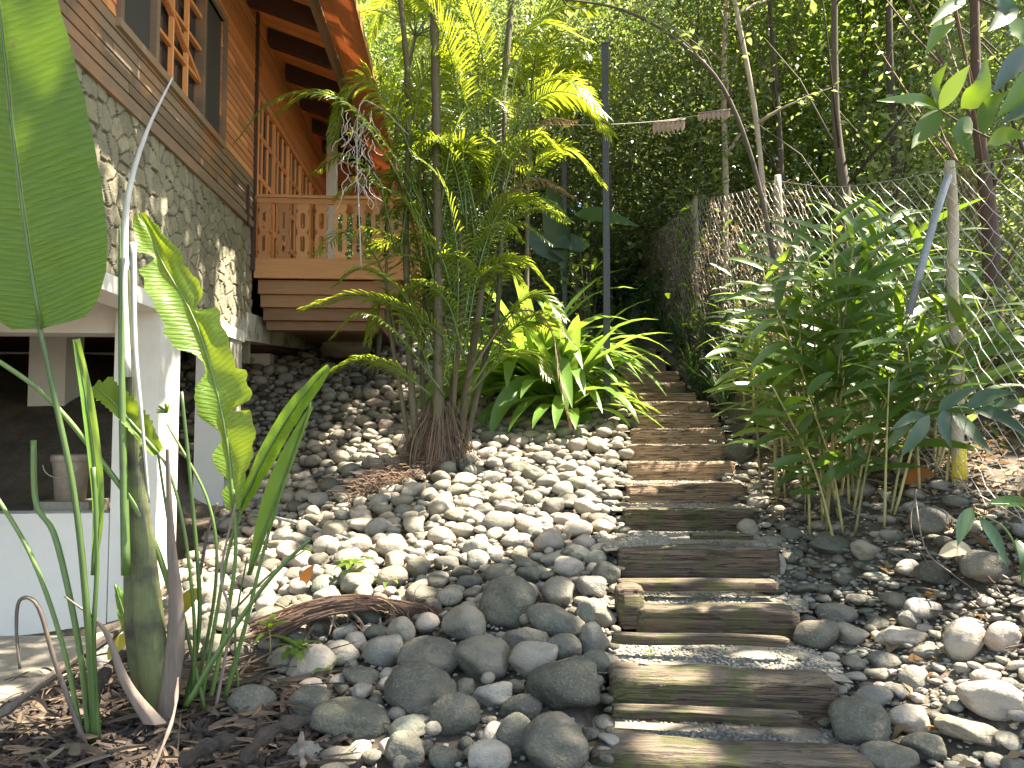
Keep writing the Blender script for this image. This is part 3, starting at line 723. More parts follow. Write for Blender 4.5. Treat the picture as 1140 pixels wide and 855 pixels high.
def rock_mesh(i, mat, big):
    k = (i, mat, big)
    if k not in rock_me:
        q, f = BIG[i] if big else ROCKV[i][3]; mb = MB(); mb.add(q, f); rock_me[k] = mb.mesh('river_stone', mat, True)
    return rock_me[k]
rocks = []   # x, y, z, (sx, sy, sz), rz, tilt, variant, mat, px area
grid = {}
def near_ok(x, y, r, tol):
    c = .25; i0, j0 = int(x//c), int(y//c)
    for i in range(i0-3, i0+4):
        for j in range(j0-3, j0+4):
            for (x2, y2, r2) in grid.get((i, j), ()):
                if (x-x2)**2+(y-y2)**2 < ((r+r2)*tol)**2: return False
    return True
def put(x, y, r): grid.setdefault((int(x//.25), int(y//.25)), []).append((x, y, r))
def add_rock(x, y, sx, sy, sz, rz, variant, mat, tilt=None, sink=.3, label=None, zoff=0):
    r = math.sqrt(sx*sy); put(x, y, r)
    z = float(terr(x, y)) + sz*(1-sink*1.2) - .01 + zoff
    rocks.append(dict(x=x, y=y, z=z, s=(sx, sy, sz), rz=rz, t=tilt or (rnd.uniform(-.25, .25), rnd.uniform(-.25, .25)), v=variant, m=mat, label=label))
# the big stones one can pick out in the photograph: (cx, cy, w, h, rot, mat, label)
HAND = [
 (628, 770, 80, 62, -15, 'dark_stone', 'big angular dark grey boulder touching the left end of the mossy split timber'),
 (618, 832, 74, 64, 0, 'dark_stone', 'big round dark boulder at the left end of the bottom step'),
 (466, 770, 78, 56, 8, 'dark_stone', 'broad dark domed boulder at the centre of the shaded foreground stones'),
 (390, 804, 84, 40, 8, 'dark_stone', 'long low dark stone beside the mulch, wider than any stone near it'),
 (478, 738, 70, 44, 0, 'dark_stone', 'dark boulder leaning behind the broad domed one'),
 (537, 738, 66, 50, 0, 'dark_stone', 'round dark boulder right of the leaning one in the shaded foreground'),
 (565, 676, 66, 56, -20, 'dark_stone', 'tall dark brown boulder at the top of the shaded stones'),
 (516, 697, 48, 40, 0, 'river_stone', 'grey rounded stone left of the tall dark brown boulder'),
 (618, 695, 64, 36, 10, 'dark_stone', 'flat topped dark stone right of the tall dark brown boulder'),
 (584, 716, 54, 30, -5, 'dark_stone', 'flat black wet looking stone below the tall dark brown boulder'),
 (597, 738, 54, 46, -25, 'river_stone', 'grey slanting stone with a pale patch, above the big angular boulder'),
 (506, 799, 54, 48, -15, 'dark_stone', 'egg shaped dark stone right below the broad domed boulder'),
 (574, 822, 42, 46, 0, 'dark_stone', 'upright dark stone next to the big round boulder by the bottom step'),
 (580, 792, 46, 34, -20, 'dark_stone', 'rounded dark stone between the egg shaped and the angular boulders'),
 (550, 778, 46, 30, -15, 'river_stone', 'low grey stone behind the egg shaped dark one'),
 (450, 840, 46, 42, 0, 'dark_stone', 'greenish dark egg shaped stone at the bottom of the photo'),
 (455, 812, 46, 26, -10, 'river_stone', 'brownish stone above the greenish egg shaped one'),
 (545, 845, 46, 36, 0, 'pale_stone', 'pale round stone at the bottom edge between two dark ones'),
 (550, 824, 26, 30, 20, 'pale_stone', 'small pale stone standing above the pale round one'),
 (278, 790, 54, 46, -10, 'dark_stone', 'black smooth boulder against the mulch heap under the green stems'),
 (345, 745, 54, 44, -15, 'pale_stone', 'tan rounded stone in dappled sun behind the seedling'),
 (446, 705, 32, 30, 0, 'river_stone', 'ball shaped grey stone at the tip of the dry fallen frond'),
 (428, 728, 44, 36, -30, 'river_stone', 'grey stone with a white patch below the dry fallen frond'),
 (660, 682, 36, 28, 0, 'river_stone', 'light grey block shaped stone left of the rotten step'),
 (663, 716, 36, 36, 20, 'river_stone', 'grey stone left of the long thin board'),
 (626, 724, 44, 32, 0, 'dark_stone', 'dark stone between the flat topped one and the thin board'),
 (660, 745, 40, 40, 30, 'dark_stone', 'dark stone against the left end of the mossy split timber, above the big angular boulder'),
 (672, 690, 28, 20, 0, 'dark_stone', 'small dark stone touching the short rotten stub'),
 (658, 655, 34, 26, 0, 'river_stone', 'grey stone beside the flat grey board'),
 (675, 640, 30, 26, 0, 'dark_stone', 'rounded dark stone beside the dark brown step'),
 (340, 845, 44, 30, 0, 'river_stone', 'greyish half hidden stone in front of the mulch'),
 (958, 808, 64, 54, -10, 'dark_stone', 'big grey brown boulder off the right end of the mossy split timber'),
 (992, 845, 62, 34, 0, 'dark_stone', 'low dark boulder at the bottom edge, right of the path'),
 (1032, 834, 48, 30, 0, 'dark_stone', 'oval dark stone at the bottom edge with sunlit gravel above it'),
 (973, 778, 42, 22, -10, 'river_stone', 'grey stone with a sunlit back, above the big grey brown boulder'),
 (1016, 806, 46, 34, 15, 'pale_stone', 'pinkish boulder half in shade right of the path'),
 (909, 709, 50, 32, -20, 'dark_stone', 'smooth dark oval stone at the right edge of the path gravel'),
 (933, 684, 44, 22, 0, 'river_stone', 'flat oval grey stone just above the smooth dark one'),
 (948, 708, 40, 24, 0, 'river_stone', 'blunt grey stone right of the smooth dark oval one'),
 (1075, 716, 50, 40, -40, 'pale_stone', 'pale oval stone in the sun patch right of the path'),
 (1118, 712, 38, 32, 0, 'pale_stone', 'sunlit pinkish stone near the right edge of the photo'),
 (1110, 780, 76, 44, 10, 'pale_stone', 'broad low tan boulder in the sunlit patch'),
 (1080, 815, 60, 32, 10, 'river_stone', 'grey rounded stone half buried beside the sunlit gravel'),
 (1004, 712, 52, 22, -5, 'pale_stone', 'flat sunlit stone at the upper edge of the sun patch'),
 (1045, 640, 44, 26, 0, 'dark_stone', 'dark rounded stone in front of the dry vine'),
 (1098, 632, 60, 34, 0, 'dark_stone', 'large dark stone under the drooping leaves at the right edge'),
 (1030, 680, 38, 22, 0, 'river_stone', 'brownish rounded stone above the sun patch'),
 (1015, 692, 26, 20, 0, 'river_stone', 'small tan stone at the top of the sun patch'),
 (928, 608, 48, 22, 5, 'dark_stone', 'long grey stone with an angular top, right of the dark brown step'),
 (905, 556, 40, 18, 0, 'dark_stone', 'flat block shaped stone below the ginger stems'),
 (942, 565, 34, 20, 10, 'dark_stone', 'oval dark stone right of the flat block shaped one'),
 (1040, 583, 50, 30, 10, 'dark_stone', 'rough dark boulder below the orange dry leaf'),
 (966, 615, 32, 22, 0, 'river_stone', 'flattened grey stone right of the long angular one'),
 (960, 548, 34, 18, 0, 'river_stone', 'pale topped stone among the feet of the ginger stems'),
 (823, 505, 34, 30, 0, 'dark_stone', 'rounded dark stone on the right end of the ninth step'),
 (808, 441, 30, 18, 0, 'dark_stone', 'dark boulder at the right end of the eleventh step'),
 (115, 716, 52, 72, 0, 'mossy_rock', 'tall pitted white and grey rock standing by the patio'),
 (385, 378, 62, 26, 0, 'pale_stone', 'large pale boulder wedged under the balcony boards'),
 (835, 590, 26, 20, 30, 'river_stone', 'pale rounded stone at the right end of the fifth step'),
 (862, 630, 26, 26, 0, 'river_stone', 'blue grey stone at the right end of the dark brown step'),
 (845, 560, 24, 18, 0, 'pale_stone', 'bright stone at the right end of the sixth step'),
]
for k, (cx, cy, w, h, rot, mat, lb) in enumerate(HAND):
    g = ground(cx, cy + h*.30); d = g.y
    if cy > 370 and cy < 385: g = W(cx, cy+8, 15.0); d = 15.0
    if mat == 'mossy_rock': g = W(122, 748, 5.7); g.z = E-1.98; d = 5.7
    sx = w/2/830*d*(1.25 if mat == 'mossy_rock' else 1); hz = h/830*d
    ele = math.atan2(E-g.z, d)
    # seen height = 2*sqrt((sz cos)^2 + (sy sin)^2)
    sy = sx*rnd.uniform(.72, .95) if hz > sx*.9 else max(.55*sx, hz*.7)
    sz2 = (hz/2)**2 - (sy*math.sin(ele))**2; sz = math.sqrt(sz2) if sz2 > 0 else .4*hz
    sz = min(max(sz*1.12, .42*sx), 1.3*sx)
    if d >= 14.5: sz = hz/2
    rocks.append(dict(x=g.x, y=g.y+sy*.2, z=g.z+sz*(.55 if d < 14.5 else 0), s=(sx*1.04, sy, sz), rz=R(rnd.uniform(-12, 12)), t=(R(rnd.uniform(-6, 6)), R(rot)), v=(k*5+3) % 14, m=mat, label=lb, hand=True))
    put(g.x, g.y, math.sqrt(sx*sy)*.97)
    if sx > .09:
        put(g.x-sx*.45, g.y, sy*.8); put(g.x+sx*.45, g.y, sy*.8)
# the rest, darts of falling size
def zone(x, y):
    a, s = xyh(x, y)
    if s < 2.6 or s > 17: return None
    if on_path(x, y, -.05): return None
    l, r = aL(s), aR(s)
    if a < l:
        if a < -3.05 and s < 11.2: return None
        if a < -6 or s > 16.2: return None
        px, py = proj(x, y, float(terr(x, y)))
        if px < 345 and py > 768: return None
        if px < 205 and s < 7.5: return None
        if px < 300 and s < 5.3: return None
        if a < -3.1 and s > 11.2 and s < 14.6: return ('L', .092)
        if s < 5.2: return ('L', .085)
        if s < 6.3: return ('L', .085)
        return ('L', .093)
    if a < 3.95 and s < 12.5: return ('R', .068 if s < 8 else .08)
    return None
def dart(n, lo, hi, tol, layer=0):
    for _ in range(n):
        x = rnd.uniform(-6, 4.6); y = rnd.uniform(2.4, 17); 
        q = zone(x, y)
        if not q: continue
        side, base = q; r = base*rnd.uniform(lo, hi)
        # fewer big ones where the dry leaves lie
        if not near_ok(x, y, r, tol): continue
        a, s = xyh(x, y)
        if a < aL(s) and a+r*.8 > aL(s): continue
        if a > aR(s) and a-r*.8 < aR(s): continue
        e = rnd.uniform(1, 1.35); sx, sy = r*math.sqrt(e), r/math.sqrt(e)
        flat = rnd.uniform(.5, .8) if side == 'L' else rnd.uniform(.3, .62)
        if side == 'L': mat = rnd.choices(['river_stone', 'dark_stone', 'pale_stone'], [.7, .1 if y > 6.2 else .9, .2])[0]
        else: mat = rnd.choices(['river_stone', 'dark_stone', 'pale_stone'], [.45, .5, .08])[0]
        if side == 'R' and y < 4.8 and x > 2.1: mat = rnd.choice(['pale_stone', 'river_stone'])
        add_rock(x, y, sx, sy, r*flat, rnd.uniform(0, 6.28), rnd.randrange(14), mat, sink=rnd.uniform(.1, .45), zoff=layer*rnd.uniform(.02, .06))
dart(4500, 1.15, 1.6, .9); dart(16000, .8, 1.15, .86); dart(34000, .55, .8, .82); dart(40000, .32, .55, .82)
dart(16000, .45, .95, .66, 1)
for _ in range(26000):
    x = rnd.uniform(.5, 4.2); y = rnd.uniform(2.8, 9); q = zone(x, y)
    if not q or q[0] != 'R': continue
    r = rnd.uniform(.025, .062)
    if not near_ok(x, y, r, .70): continue
    add_rock(x, y, r*1.25, r*.85, r*.42, rnd.uniform(0, 6.28), rnd.randrange(14), rnd.choice(['river_stone', 'dark_stone', 'dark_stone']), sink=.2)
print('stones', len(rocks))
# size of each in the photograph
for k in rocks:
    px, py = proj(k['x'], k['y'], k['z']); k['px'], k['py'] = px, py
    vis = -20 < px < 1160 and py < 875
    k['area'] = (k['s'][0]*k['s'][2]*(830/k['y'])**2) if vis else 0
    if k.get('hand'): k['area'] += 1e4
    if k['s'][0]*830/k['y'] < 1: k['area'] = 0
order = sorted(rocks, key=lambda k: -k['area'])
solo = order[:285]; rest = order[285:]
# a place for each stone in words: the nearest step, the side, and its rank outward
SIZEW = lambda k: 'wide' if k['s'][0] > k['s'][1]*1.25 else ('rounded' if k['s'][2] > k['s'][0]*.6 else 'low')
TONE = {'river_stone': 'grey', 'dark_stone': 'dark grey', 'pale_stone': 'pale tan', 'mossy_rock': 'white'}
NUM = ['largest', 'second largest', 'third largest', 'fourth largest', 'fifth largest', 'sixth largest', 'seventh largest', 'eighth largest', 'ninth largest', 'tenth largest'] + ['%dth largest' % n for n in range(11, 60)]
rows = {}
for k in solo:
    if k['label']: continue
    st = min(range(len(STEPS)), key=lambda i: abs(RAND[i][2]+.1-k['y']))
    side = 'left' if k['x'] < RAND[st][0]+.4 else 'right'
    rows.setdefault((st, side), []).append(k)
for (st, side), L_ in rows.items():
    L_.sort(key=lambda k: -k['area'])
    for n, k in enumerate(L_):
        k['label'] = '%s %s river stone, %s of those lying %s of the %s step' % (SIZEW(k), TONE[k['m']], NUM[n], side, ORD[st])
print([ (k['x'],k['y'],k['z'],k['s']) for k in rocks if k['m']=='mossy_rock'])
for k in solo:
    o = bpy.data.objects.new('river_stone', rock_mesh(k['v'], k['m'], k['area'] > 500)); COL.objects.link(o)
    o.location = (k['x'], k['y'], k['z']); o.scale = k['s']; o.rotation_euler = (k['t'][0], k['t'][1], k['rz'])
    tag(o, k['label'], 'stone', 'river stones laid beside the path')
for mt in ('river_stone', 'dark_stone', 'pale_stone'):
    pass
STONES = MB(); midx = []
MI = {'river_stone': 0, 'dark_stone': 1, 'pale_stone': 2}
for k in rest:
    sub = 2 if k['s'][0]*830/k['y'] < 14 else 3
    q, f = ROCKV[k['v']][sub]
    M_ = (Matrix.Rotation(k['rz'], 3, 'Z') @ Matrix.Rotation(k['t'][1], 3, 'Y') @ Matrix.Rotation(k['t'][0], 3, 'X'))
    q = (q*np.array(k['s'])) @ np.array(M_).T + np.array((k['x'], k['y'], k['z']))
    STONES.add(q, f); midx += [MI[k['m']]]*len(f)
so_ = STONES.obj('small_stones', 'river_stone', None, True); so_.data.materials.append(MAT['dark_stone']); so_.data.materials.append(MAT['pale_stone'])
so_.data.polygons.foreach_set('material_index', midx)
tag(so_, 'mass of smaller grey river stones covering the slope', 'stones', kind='stuff')
# gravel on the treads and in the gaps
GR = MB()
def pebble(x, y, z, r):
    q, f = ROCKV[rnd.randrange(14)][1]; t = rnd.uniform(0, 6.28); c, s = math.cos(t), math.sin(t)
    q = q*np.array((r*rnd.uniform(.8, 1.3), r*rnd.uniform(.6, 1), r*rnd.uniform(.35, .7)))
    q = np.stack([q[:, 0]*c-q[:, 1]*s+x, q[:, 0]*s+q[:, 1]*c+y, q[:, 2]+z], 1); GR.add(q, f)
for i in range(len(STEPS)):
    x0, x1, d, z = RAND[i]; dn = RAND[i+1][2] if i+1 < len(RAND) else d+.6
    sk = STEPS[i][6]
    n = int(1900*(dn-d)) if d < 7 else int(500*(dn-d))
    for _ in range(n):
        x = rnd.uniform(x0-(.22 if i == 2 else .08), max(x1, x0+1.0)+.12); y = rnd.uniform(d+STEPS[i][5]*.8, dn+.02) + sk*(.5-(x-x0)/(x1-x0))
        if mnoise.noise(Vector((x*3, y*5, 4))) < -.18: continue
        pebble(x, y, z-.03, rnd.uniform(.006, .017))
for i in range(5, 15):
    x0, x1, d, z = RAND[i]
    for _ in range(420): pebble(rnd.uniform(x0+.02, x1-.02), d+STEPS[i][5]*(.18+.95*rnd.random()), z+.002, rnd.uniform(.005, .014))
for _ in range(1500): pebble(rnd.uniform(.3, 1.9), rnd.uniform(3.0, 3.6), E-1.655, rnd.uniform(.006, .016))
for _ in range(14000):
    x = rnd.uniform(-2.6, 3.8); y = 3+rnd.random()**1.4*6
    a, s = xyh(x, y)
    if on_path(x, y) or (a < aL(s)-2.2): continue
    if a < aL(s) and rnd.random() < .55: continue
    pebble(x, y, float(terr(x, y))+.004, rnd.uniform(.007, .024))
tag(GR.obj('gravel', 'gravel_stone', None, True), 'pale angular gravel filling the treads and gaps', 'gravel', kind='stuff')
# ================================================================== PLANTS
UP = Vector((0, 0, 1)); BACK = Vector((0, -1, 0))
def leaf_on(mb, p, d, L, w, nrm=None, droop=.3, n=5, fold=.25, shape='lance', twist=0):
    """one leaf of length L from p heading d, bending down by droop"""
    d = Vector(d).normalized(); pts = [Vector(p)]; ws = []
    q = Vector(p)
    for i in range(n):
        q = q + d*(L/n); pts.append(q.copy()); d = (d + Vector((0, 0, -droop/n*1.6))).normalized()
    for i in range(n+1):
        t = i/n
        if shape == 'lance': k = math.sin(math.pi*min(1, (t*.92+.06)))**.7*(1-.15*t)
        elif shape == 'strap': k = min(1, .55+t*1.2)*(1-max(0, (t-.55)/.45)**2)
        elif shape == 'ovate': k = math.sin(math.pi*(t**.62))**.8 if 0 < t < 1 else 0
        else: k = 1-t
        ws.append(max(k, .02)*w)
    nn = nrm if nrm is not None else (UP if abs(d.z) < .9 else BACK)
    mb.ribbon(pts, ws, nn, fold)
def frond(parent, ctrl, ll, mat='palm_leaf', n=44, w=.0145, hang=.55, stiff=.6, name='frond', bare=.14, px=True):
    pts = curve_pts([W(*c) if px else Vector(c) for c in ctrl], 40)
    rm = MB(); rm.tube(pts[::2]+[pts[-1]], list(np.linspace(.016, .003, len(pts[::2])+1)), 5)
    o = rm.obj(name, 'green_stalk' if mat != 'dry_leaf' else 'dead_stalk', parent, True)
    lm = MB()
    roll = rnd.uniform(-.5, .5)
    for i in range(n):
        t = bare + (1-bare)*(i+.5)/n; k = min(int(t*39), 38); p = pts[k].lerp(pts[k+1], t*39-k); tg = (pts[k+1]-pts[k]).normalized()
        sd = tg.cross(UP)
        if sd.length < .15: sd = tg.cross(Vector((0, 1, 0)))
        sd.normalize(); sd = Matrix.Rotation(roll, 3, tg) @ sd
        up2 = sd.cross(tg).normalized()
        L = ll*(math.sin(math.pi*(.12+.80*t))**.7)*rnd.uniform(.88, 1.08)
        for sg in (-1, 1):
            if rnd.random() < .04: continue
            d = tg*(.55+.5*t) + sd*sg*(1.0-.35*t) + up2*.22 + Vector((rnd.uniform(-.1, .1), rnd.uniform(-.1, .1), rnd.uniform(-.1, .1)))
            leaf_on(lm, p, d, L, w, up2, droop=hang*rnd.uniform(.7, 1.3), n=4, fold=.3, shape='lance')
    l = lm.obj('leaflets', mat, o, False, origin=parent_world(o)); return o
# ---- the clumping palm
pb = ground(488, 520)
palm = thing('palm_clump', 'tall clump of feather leaved palms with thin ringed trunks and brown roots', 'palm', pb)
def stem(parent, ctrl, r0, r1, mat='palm_trunk', name='trunk', rings=True, n=60, sides=10):
    pts = curve_pts([W(*c) for c in ctrl], n); rad = []
    for i in range(n):
        r = r0+(r1-r0)*i/(n-1)
        if rings and i % 5 == 0: r *= 1.14
        rad.append(r)
    mb = MB(); mb.tube(pts, rad, sides); return mb.obj(name, mat, parent, True)
D0 = pb.y
for c, r0, r1 in (
    ([(487, 540, D0), (488, 350, D0-.05), (486, 150, D0-.05), (482, -60, D0-.1)], .064, .055),
    ([(468, 545, D0), (456, 400, D0+.1), (452, 250, D0+.1), (455, 110, D0+.1), (442, -40, D0+.1)], .045, .033),
    ([(505, 530, D0+.3), (525, 400, D0+.35), (545, 250, D0+.4), (556, 150, D0+.4), (575, -60, D0+.4)], .055, .042),
    ([(512, 520, D0+.15), (540, 400, D0+.2), (555, 330, D0+.2), (562, 120, D0+.3)], .04, .03),
    ([(495, 520, D0+.4), (508, 400, D0+.5), (528, 250, D0+.5), (534, 60, D0+.6)], .045, .03),
    ([(462, 540, D0+.1), (445, 430, D0+.1), (432, 350, D0), (430, 290, D0)], .03, .018),
    ([(475, 530, D0+.2), (470, 400, D0+.25), (478, 280, D0+.3), (470, 200, D0+.3)], .032, .022),
    ([(500, 520, D0+.2), (507, 420, D0+.2), (515, 330, D0+.1), (512, 250, D0+.1)], .035, .024)):
    stem(palm, c, r0, r1)
D = D0
FR = [
 [(508, 330, D), (440, 190, D-.2), (375, 108, D-.4), (305, 112, D-.5), (262, 158, D-.6)],
 [(500, 300, D+.2), (455, 200, D-.1), (400, 128, D-.3), (350, 105, D-.4), (310, 125, D-.5)],
 [(520, 260, D), (512, 130, D), (495, 40, D-.2), (455, -30, D-.3)],
 [(535, 230, D+.3), (530, 110, D+.3), (498, 20, D+.2), (440, -10, D+.2)],
 [(545, 220, D+.3), (562, 90, D+.3), (600, 28, D+.1), (655, 45, D)],
 [(545, 200, D+.3), (555, 60, D+.4), (585, -20, D+.3), (640, -30, D)],
 [(545, 250, D+.3), (575, 130, D+.2), (622, 88, D), (672, 128, D-.2)],
 [(548, 290, D+.3), (585, 200, D+.2), (628, 166, D), (672, 205, D-.1)],
 [(545, 240, D+.4), (590, 120, D+.5), (640, 105, D+.4), (680, 150, D+.4)],
 [(550, 200, D+.3), (540, 80, D+.2), (520, 0, D), (495, -70, D-.2)],
 [(480, 260, D+.2), (450, 150, D), (412, 92, D-.2), (385, 110, D-.3), (370, 158, D-.3)],
 [(455, 180, D+.2), (470, 90, D+.1), (500, 70, D), (520, 120, D)],
 [(520, 400, D), (465, 352, D-.2), (400, 330, D-.4), (336, 344, D-.5)],
 [(500, 430, D), (450, 330, D-.2), (405, 300, D-.3), (372, 318, D-.4)],
 [(495, 440, D-.1), (440, 370, D-.3), (400, 350, D-.4), (370, 375, D-.5)],
 [(480, 440, D-.1), (440, 410, D-.3), (400, 400, D-.5), (365, 415, D-.6)],
 [(530, 400, D+.1), (570, 345, D), (600, 330, D-.1), (628, 355, D-.2)],
 [(525, 430, D+.1), (565, 372, D), (605, 350, D-.1), (640, 385, D-.2)],
 [(520, 440, D), (560, 400, D-.2), (590, 395, D-.2), (610, 420, D-.3)],
 [(500, 420, D), (480, 300, D-.1), (455, 230, D-.2), (420, 205, D-.3)],
 [(505, 420, D), (510, 300, D-.2), (495, 210, D-.3), (460, 170, D-.3)],
 [(515, 400, D+.1), (535, 290, D), (560, 230, D-.1), (595, 220, D-.2)],
 [(500, 400, D), (520, 270, D+.2), (540, 200, D+.3), (575, 170, D+.3)],
 [(490, 420, D), (470, 340, D+.3), (440, 270, D+.4), (400, 250, D+.4)],
 [(485, 430, D), (465, 380, D-.1), (430, 330, D-.1), (410, 380, D-.2)],
 [(470, 300, D+.1), (500, 200, D+.1), (520, 170, D), (540, 200, D)],
 [(480, 360, D+.1), (460, 250, D+.2), (440, 200, D+.2), (425, 240, D+.1)],
 [(540, 240, D+.5), (510, 140, D+.7), (470, 100, D+.8), (430, 120, D+.9)],
 [(550, 240, D+.5), (580, 60, D+.8), (620, 10, D+.9), (660, 10, D+.9)],
 [(510, 330, D+.1), (545, 300, D), (580, 290, D-.2), (612, 320, D-.3)],
]
for i, c in enumerate(FR):
    frond(palm, c, rnd.uniform(.36, .46) if c[0][1] < 330 else rnd.uniform(.24, .32), n=58 if c[0][1] < 330 else 46, hang=rnd.uniform(.4, .9))
for c in ([(520, 420, D), (570, 350, D-.1), (610, 360, D-.2), (625, 430, D-.3), (635, 475, D-.3)], [(540, 260, D+.2), (560, 220, D), (600, 200, D-.1), (640, 220, D-.1)], [(530, 300, D+.2), (560, 215, D+.1), (600, 140, D), (640, 135, D)]):
    tag(frond(palm, c, .2, 'dry_leaf', n=34, hang=1.4, w=.010), 'withered grey brown frond')
# dry flower strings hanging at the left
m = MB(); top = W(398, 130, D-.35)
for i in range(46):
    p = top + Vector((rnd.uniform(-.2, .2), rnd.uniform(-.08, .08), rnd.uniform(-.9, .1))); pts = [p.copy()]; v = Vector((rnd.uniform(-.5, .5), rnd.uniform(-.3, .3), -1)).normalized()
    for k in range(9): v = (v + Vector((rnd.uniform(-.8, .8), rnd.uniform(-.5, .5), rnd.uniform(-.5, .1)))).normalized(); p = p + v*.036; pts.append(p.copy())
    m.tube(pts, list(np.linspace(.007, .004, len(pts))), 4)
m.tube(curve_pts([W(455, 150, D), W(420, 118, D-.2), top, W(402, 300, D-.35)], 16), .008, 5)
tag(m.obj('flower_stalk', 'silver_stalk', palm), 'curly whitish dried flower strings')
# root cone and hanging fibre
m = MB()
for i in range(300):
    t = rnd.uniform(0, 6.28); h = rnd.uniform(.15, .85); r = rnd.uniform(.15, .40)*(1.35 if math.cos(t-3.6) > .4 else 1)+h*.08
    c0 = Vector((pb.x+.16*math.cos(t), pb.y+.16+.14*math.sin(t), pb.z+h)); x1, y1 = pb.x+r*1.05*math.cos(t), pb.y+.1+r*math.sin(t)
    c2 = T(x1, y1, -.02); c1 = c0.lerp(c2, .5)+Vector((math.cos(t)*.05+rnd.uniform(-.06, .06), math.sin(t)*.05+rnd.uniform(-.05, .05), rnd.uniform(-.06, .08)))
    m.tube(curve_pts([c0, c1, c2], 7), rnd.uniform(.003, .008), 4)
m.tube([T(pb.x-.02, pb.y+.15, -.1), T(pb.x-.02, pb.y+.15, .2), T(pb.x, pb.y+.15, .55)], [.34, .25, .13], 14, jit=.2)
for i in range(420):    # fibre litter spilling to the lower left
    q_ = rnd.random(); g = T(pb.x-.05-q_*.6+rnd.uniform(-.25, .25), pb.y-.1-q_*.75+rnd.uniform(-.2, .2), rnd.uniform(.02, .13)); a = rnd.uniform(-.6, .6)+2.4
    e = g + Vector((math.cos(a)*rnd.uniform(.12, .4), math.sin(a)*.25*rnd.choice((-1, 1)), rnd.uniform(-.05, .12))); m.tube([g, g.lerp(e, .5)+Vector((0, 0, .04)), e], .005, 4)
tag(m.obj('roots', 'root_fibre', palm, False), 'brown thatch of aerial roots')
# ---- more palms behind the clump (upper left of it)
for lb, bx_, d, crown in (('slender palm with bright arching fronds behind the trunk clump, at the eave', 418, 13.5, [(462, 40), 7]), ('shorter feather palm behind the balcony rail corner', 455, 14.5, [(470, 150), 8]), ('palm with upright fronds between the clump and the black pole', 585, 14.0, [(590, 110), 9])):
    g = T((bx_-570)/830*d, d); p = thing('palm', lb, 'palm', g, 'palms behind the trunk clump'); (cx, cy), nf = crown
    stem(p, [(bx_, proj(*g)[1], d), ((bx_+cx)/2, cy+120, d), (cx, cy, d)], .05, .03)
    for k in range(nf+5):
        a = k*2.4; c = W(cx, cy, d); L = rnd.uniform(1.1, 1.7); h = rnd.uniform(.3, 1.0)
        pts = [c, c+Vector((math.cos(a)*L*.35, math.sin(a)*L*.35, h*.8)), c+Vector((math.cos(a)*L*.75, math.sin(a)*L*.75, h)), c+Vector((math.cos(a)*L*1.1, math.sin(a)*L*1.1, h*.4))]
        frond(p, pts, .4, n=34, px=False, w=.02)

# ---- strap leaved lilies beside the steps
def strap_plant(label, base, n, L, w, mat='strap_leaf', spread=1.0, name='strap_lily', group='broad strap leaved lilies', droop=.9, cat='plant', tall=.25):
    p = thing(name, label, cat, base, group)
    for q in range(n):
        mb = MB(); a = q*2.399+rnd.uniform(-.3, .3); e = rnd.uniform(tall, 1.35)
        d = Vector((math.cos(a)*math.cos(e)*spread, math.sin(a)*math.cos(e)*spread, math.sin(e)))
        leaf_on(mb, base+Vector((math.cos(a)*.06, math.sin(a)*.06, rnd.uniform(.02, .25)*L)), d, L*rnd.uniform(.75, 1.15), w*rnd.uniform(.8, 1.15), None, droop*rnd.uniform(.7, 1.3), 9, .28, 'strap')
        mb.obj('leaf', mat, p, True)
    return p
def G2(px, d): x = (px-570)/830*d; return T(x, d)
strap_plant('big bright lily with arching strap leaves, left of the black pole', G2(618, 11.4), 44, 1.6, .11, tall=.5, droop=1.35)
strap_plant('tallest bright lily clump between the palm and the black pole', G2(598, 11.9), 46, 2.3, .11, tall=.55, droop=1.3)
strap_plant('bright lily leaning over the stones just behind the palm roots', G2(578, 12.0), 34, 1.9, .10, tall=.45, droop=1.3)
strap_plant('lily with drooping leaves at the foot of the black pole', G2(640, 11.4), 20, .6, .055, tall=.5)
strap_plant('young lily in front of the bright clump', G2(632, 10.9), 30, 1.5, .10)
strap_plant('small pale green sprout among the stones right of the palm roots', ground(530, 470), 8, .4, .03)
# ---- dark grassy clumps by the upper steps
for k, (px, d, n, L) in enumerate(((778, 13.4, 60, .75), (798, 12.4, 60, .8), (814, 11.6, 60, .8), (748, 15.9, 50, .9), (700, 16.4, 50, 1.0), (762, 15.0, 60, .9), (780, 14.0, 60, 1.0), (812, 12.8, 60, 1.0), (828, 11.5, 50, .8), (846, 10.6, 50, .7), (672, 16.6, 50, 1.0), (800, 13.0, 60, 1.0), (772, 15.5, 60, 1.2), (735, 17.0, 60, 1.2))):
    b = G2(px, d); p = thing('grass_clump', 'dark blade leaved clump, %s up the right edge of the upper steps' % ['first', 'second', 'third', 'fourth', 'fifth', 'sixth', 'seventh', 'eighth', 'ninth', 'tenth', 'eleventh', 'twelfth', 'thirteenth', 'fourteenth'][sorted([13.4, 12.4, 11.6, 15.9, 16.4, 15.0, 14.0, 12.8, 11.5, 10.6, 16.6, 13.0, 15.5, 17.0]).index(d)], 'plant', b, 'dark bladed clumps beside the upper steps')
    mb = MB()
    for q in range(n):
        a = rnd.uniform(0, 6.28); e = rnd.uniform(1.0, 1.52); r = rnd.uniform(0, .22)
        leaf_on(mb, b+Vector((math.cos(a)*r, math.sin(a)*r, -.02)), (math.cos(a)*math.cos(e), math.sin(a)*math.cos(e), math.sin(e)), L*rnd.uniform(.6, 1.15), .014, None, rnd.uniform(.3, .9), 5, .3, 'strap')
    mb.obj('foliage', 'dark_leaf', p)
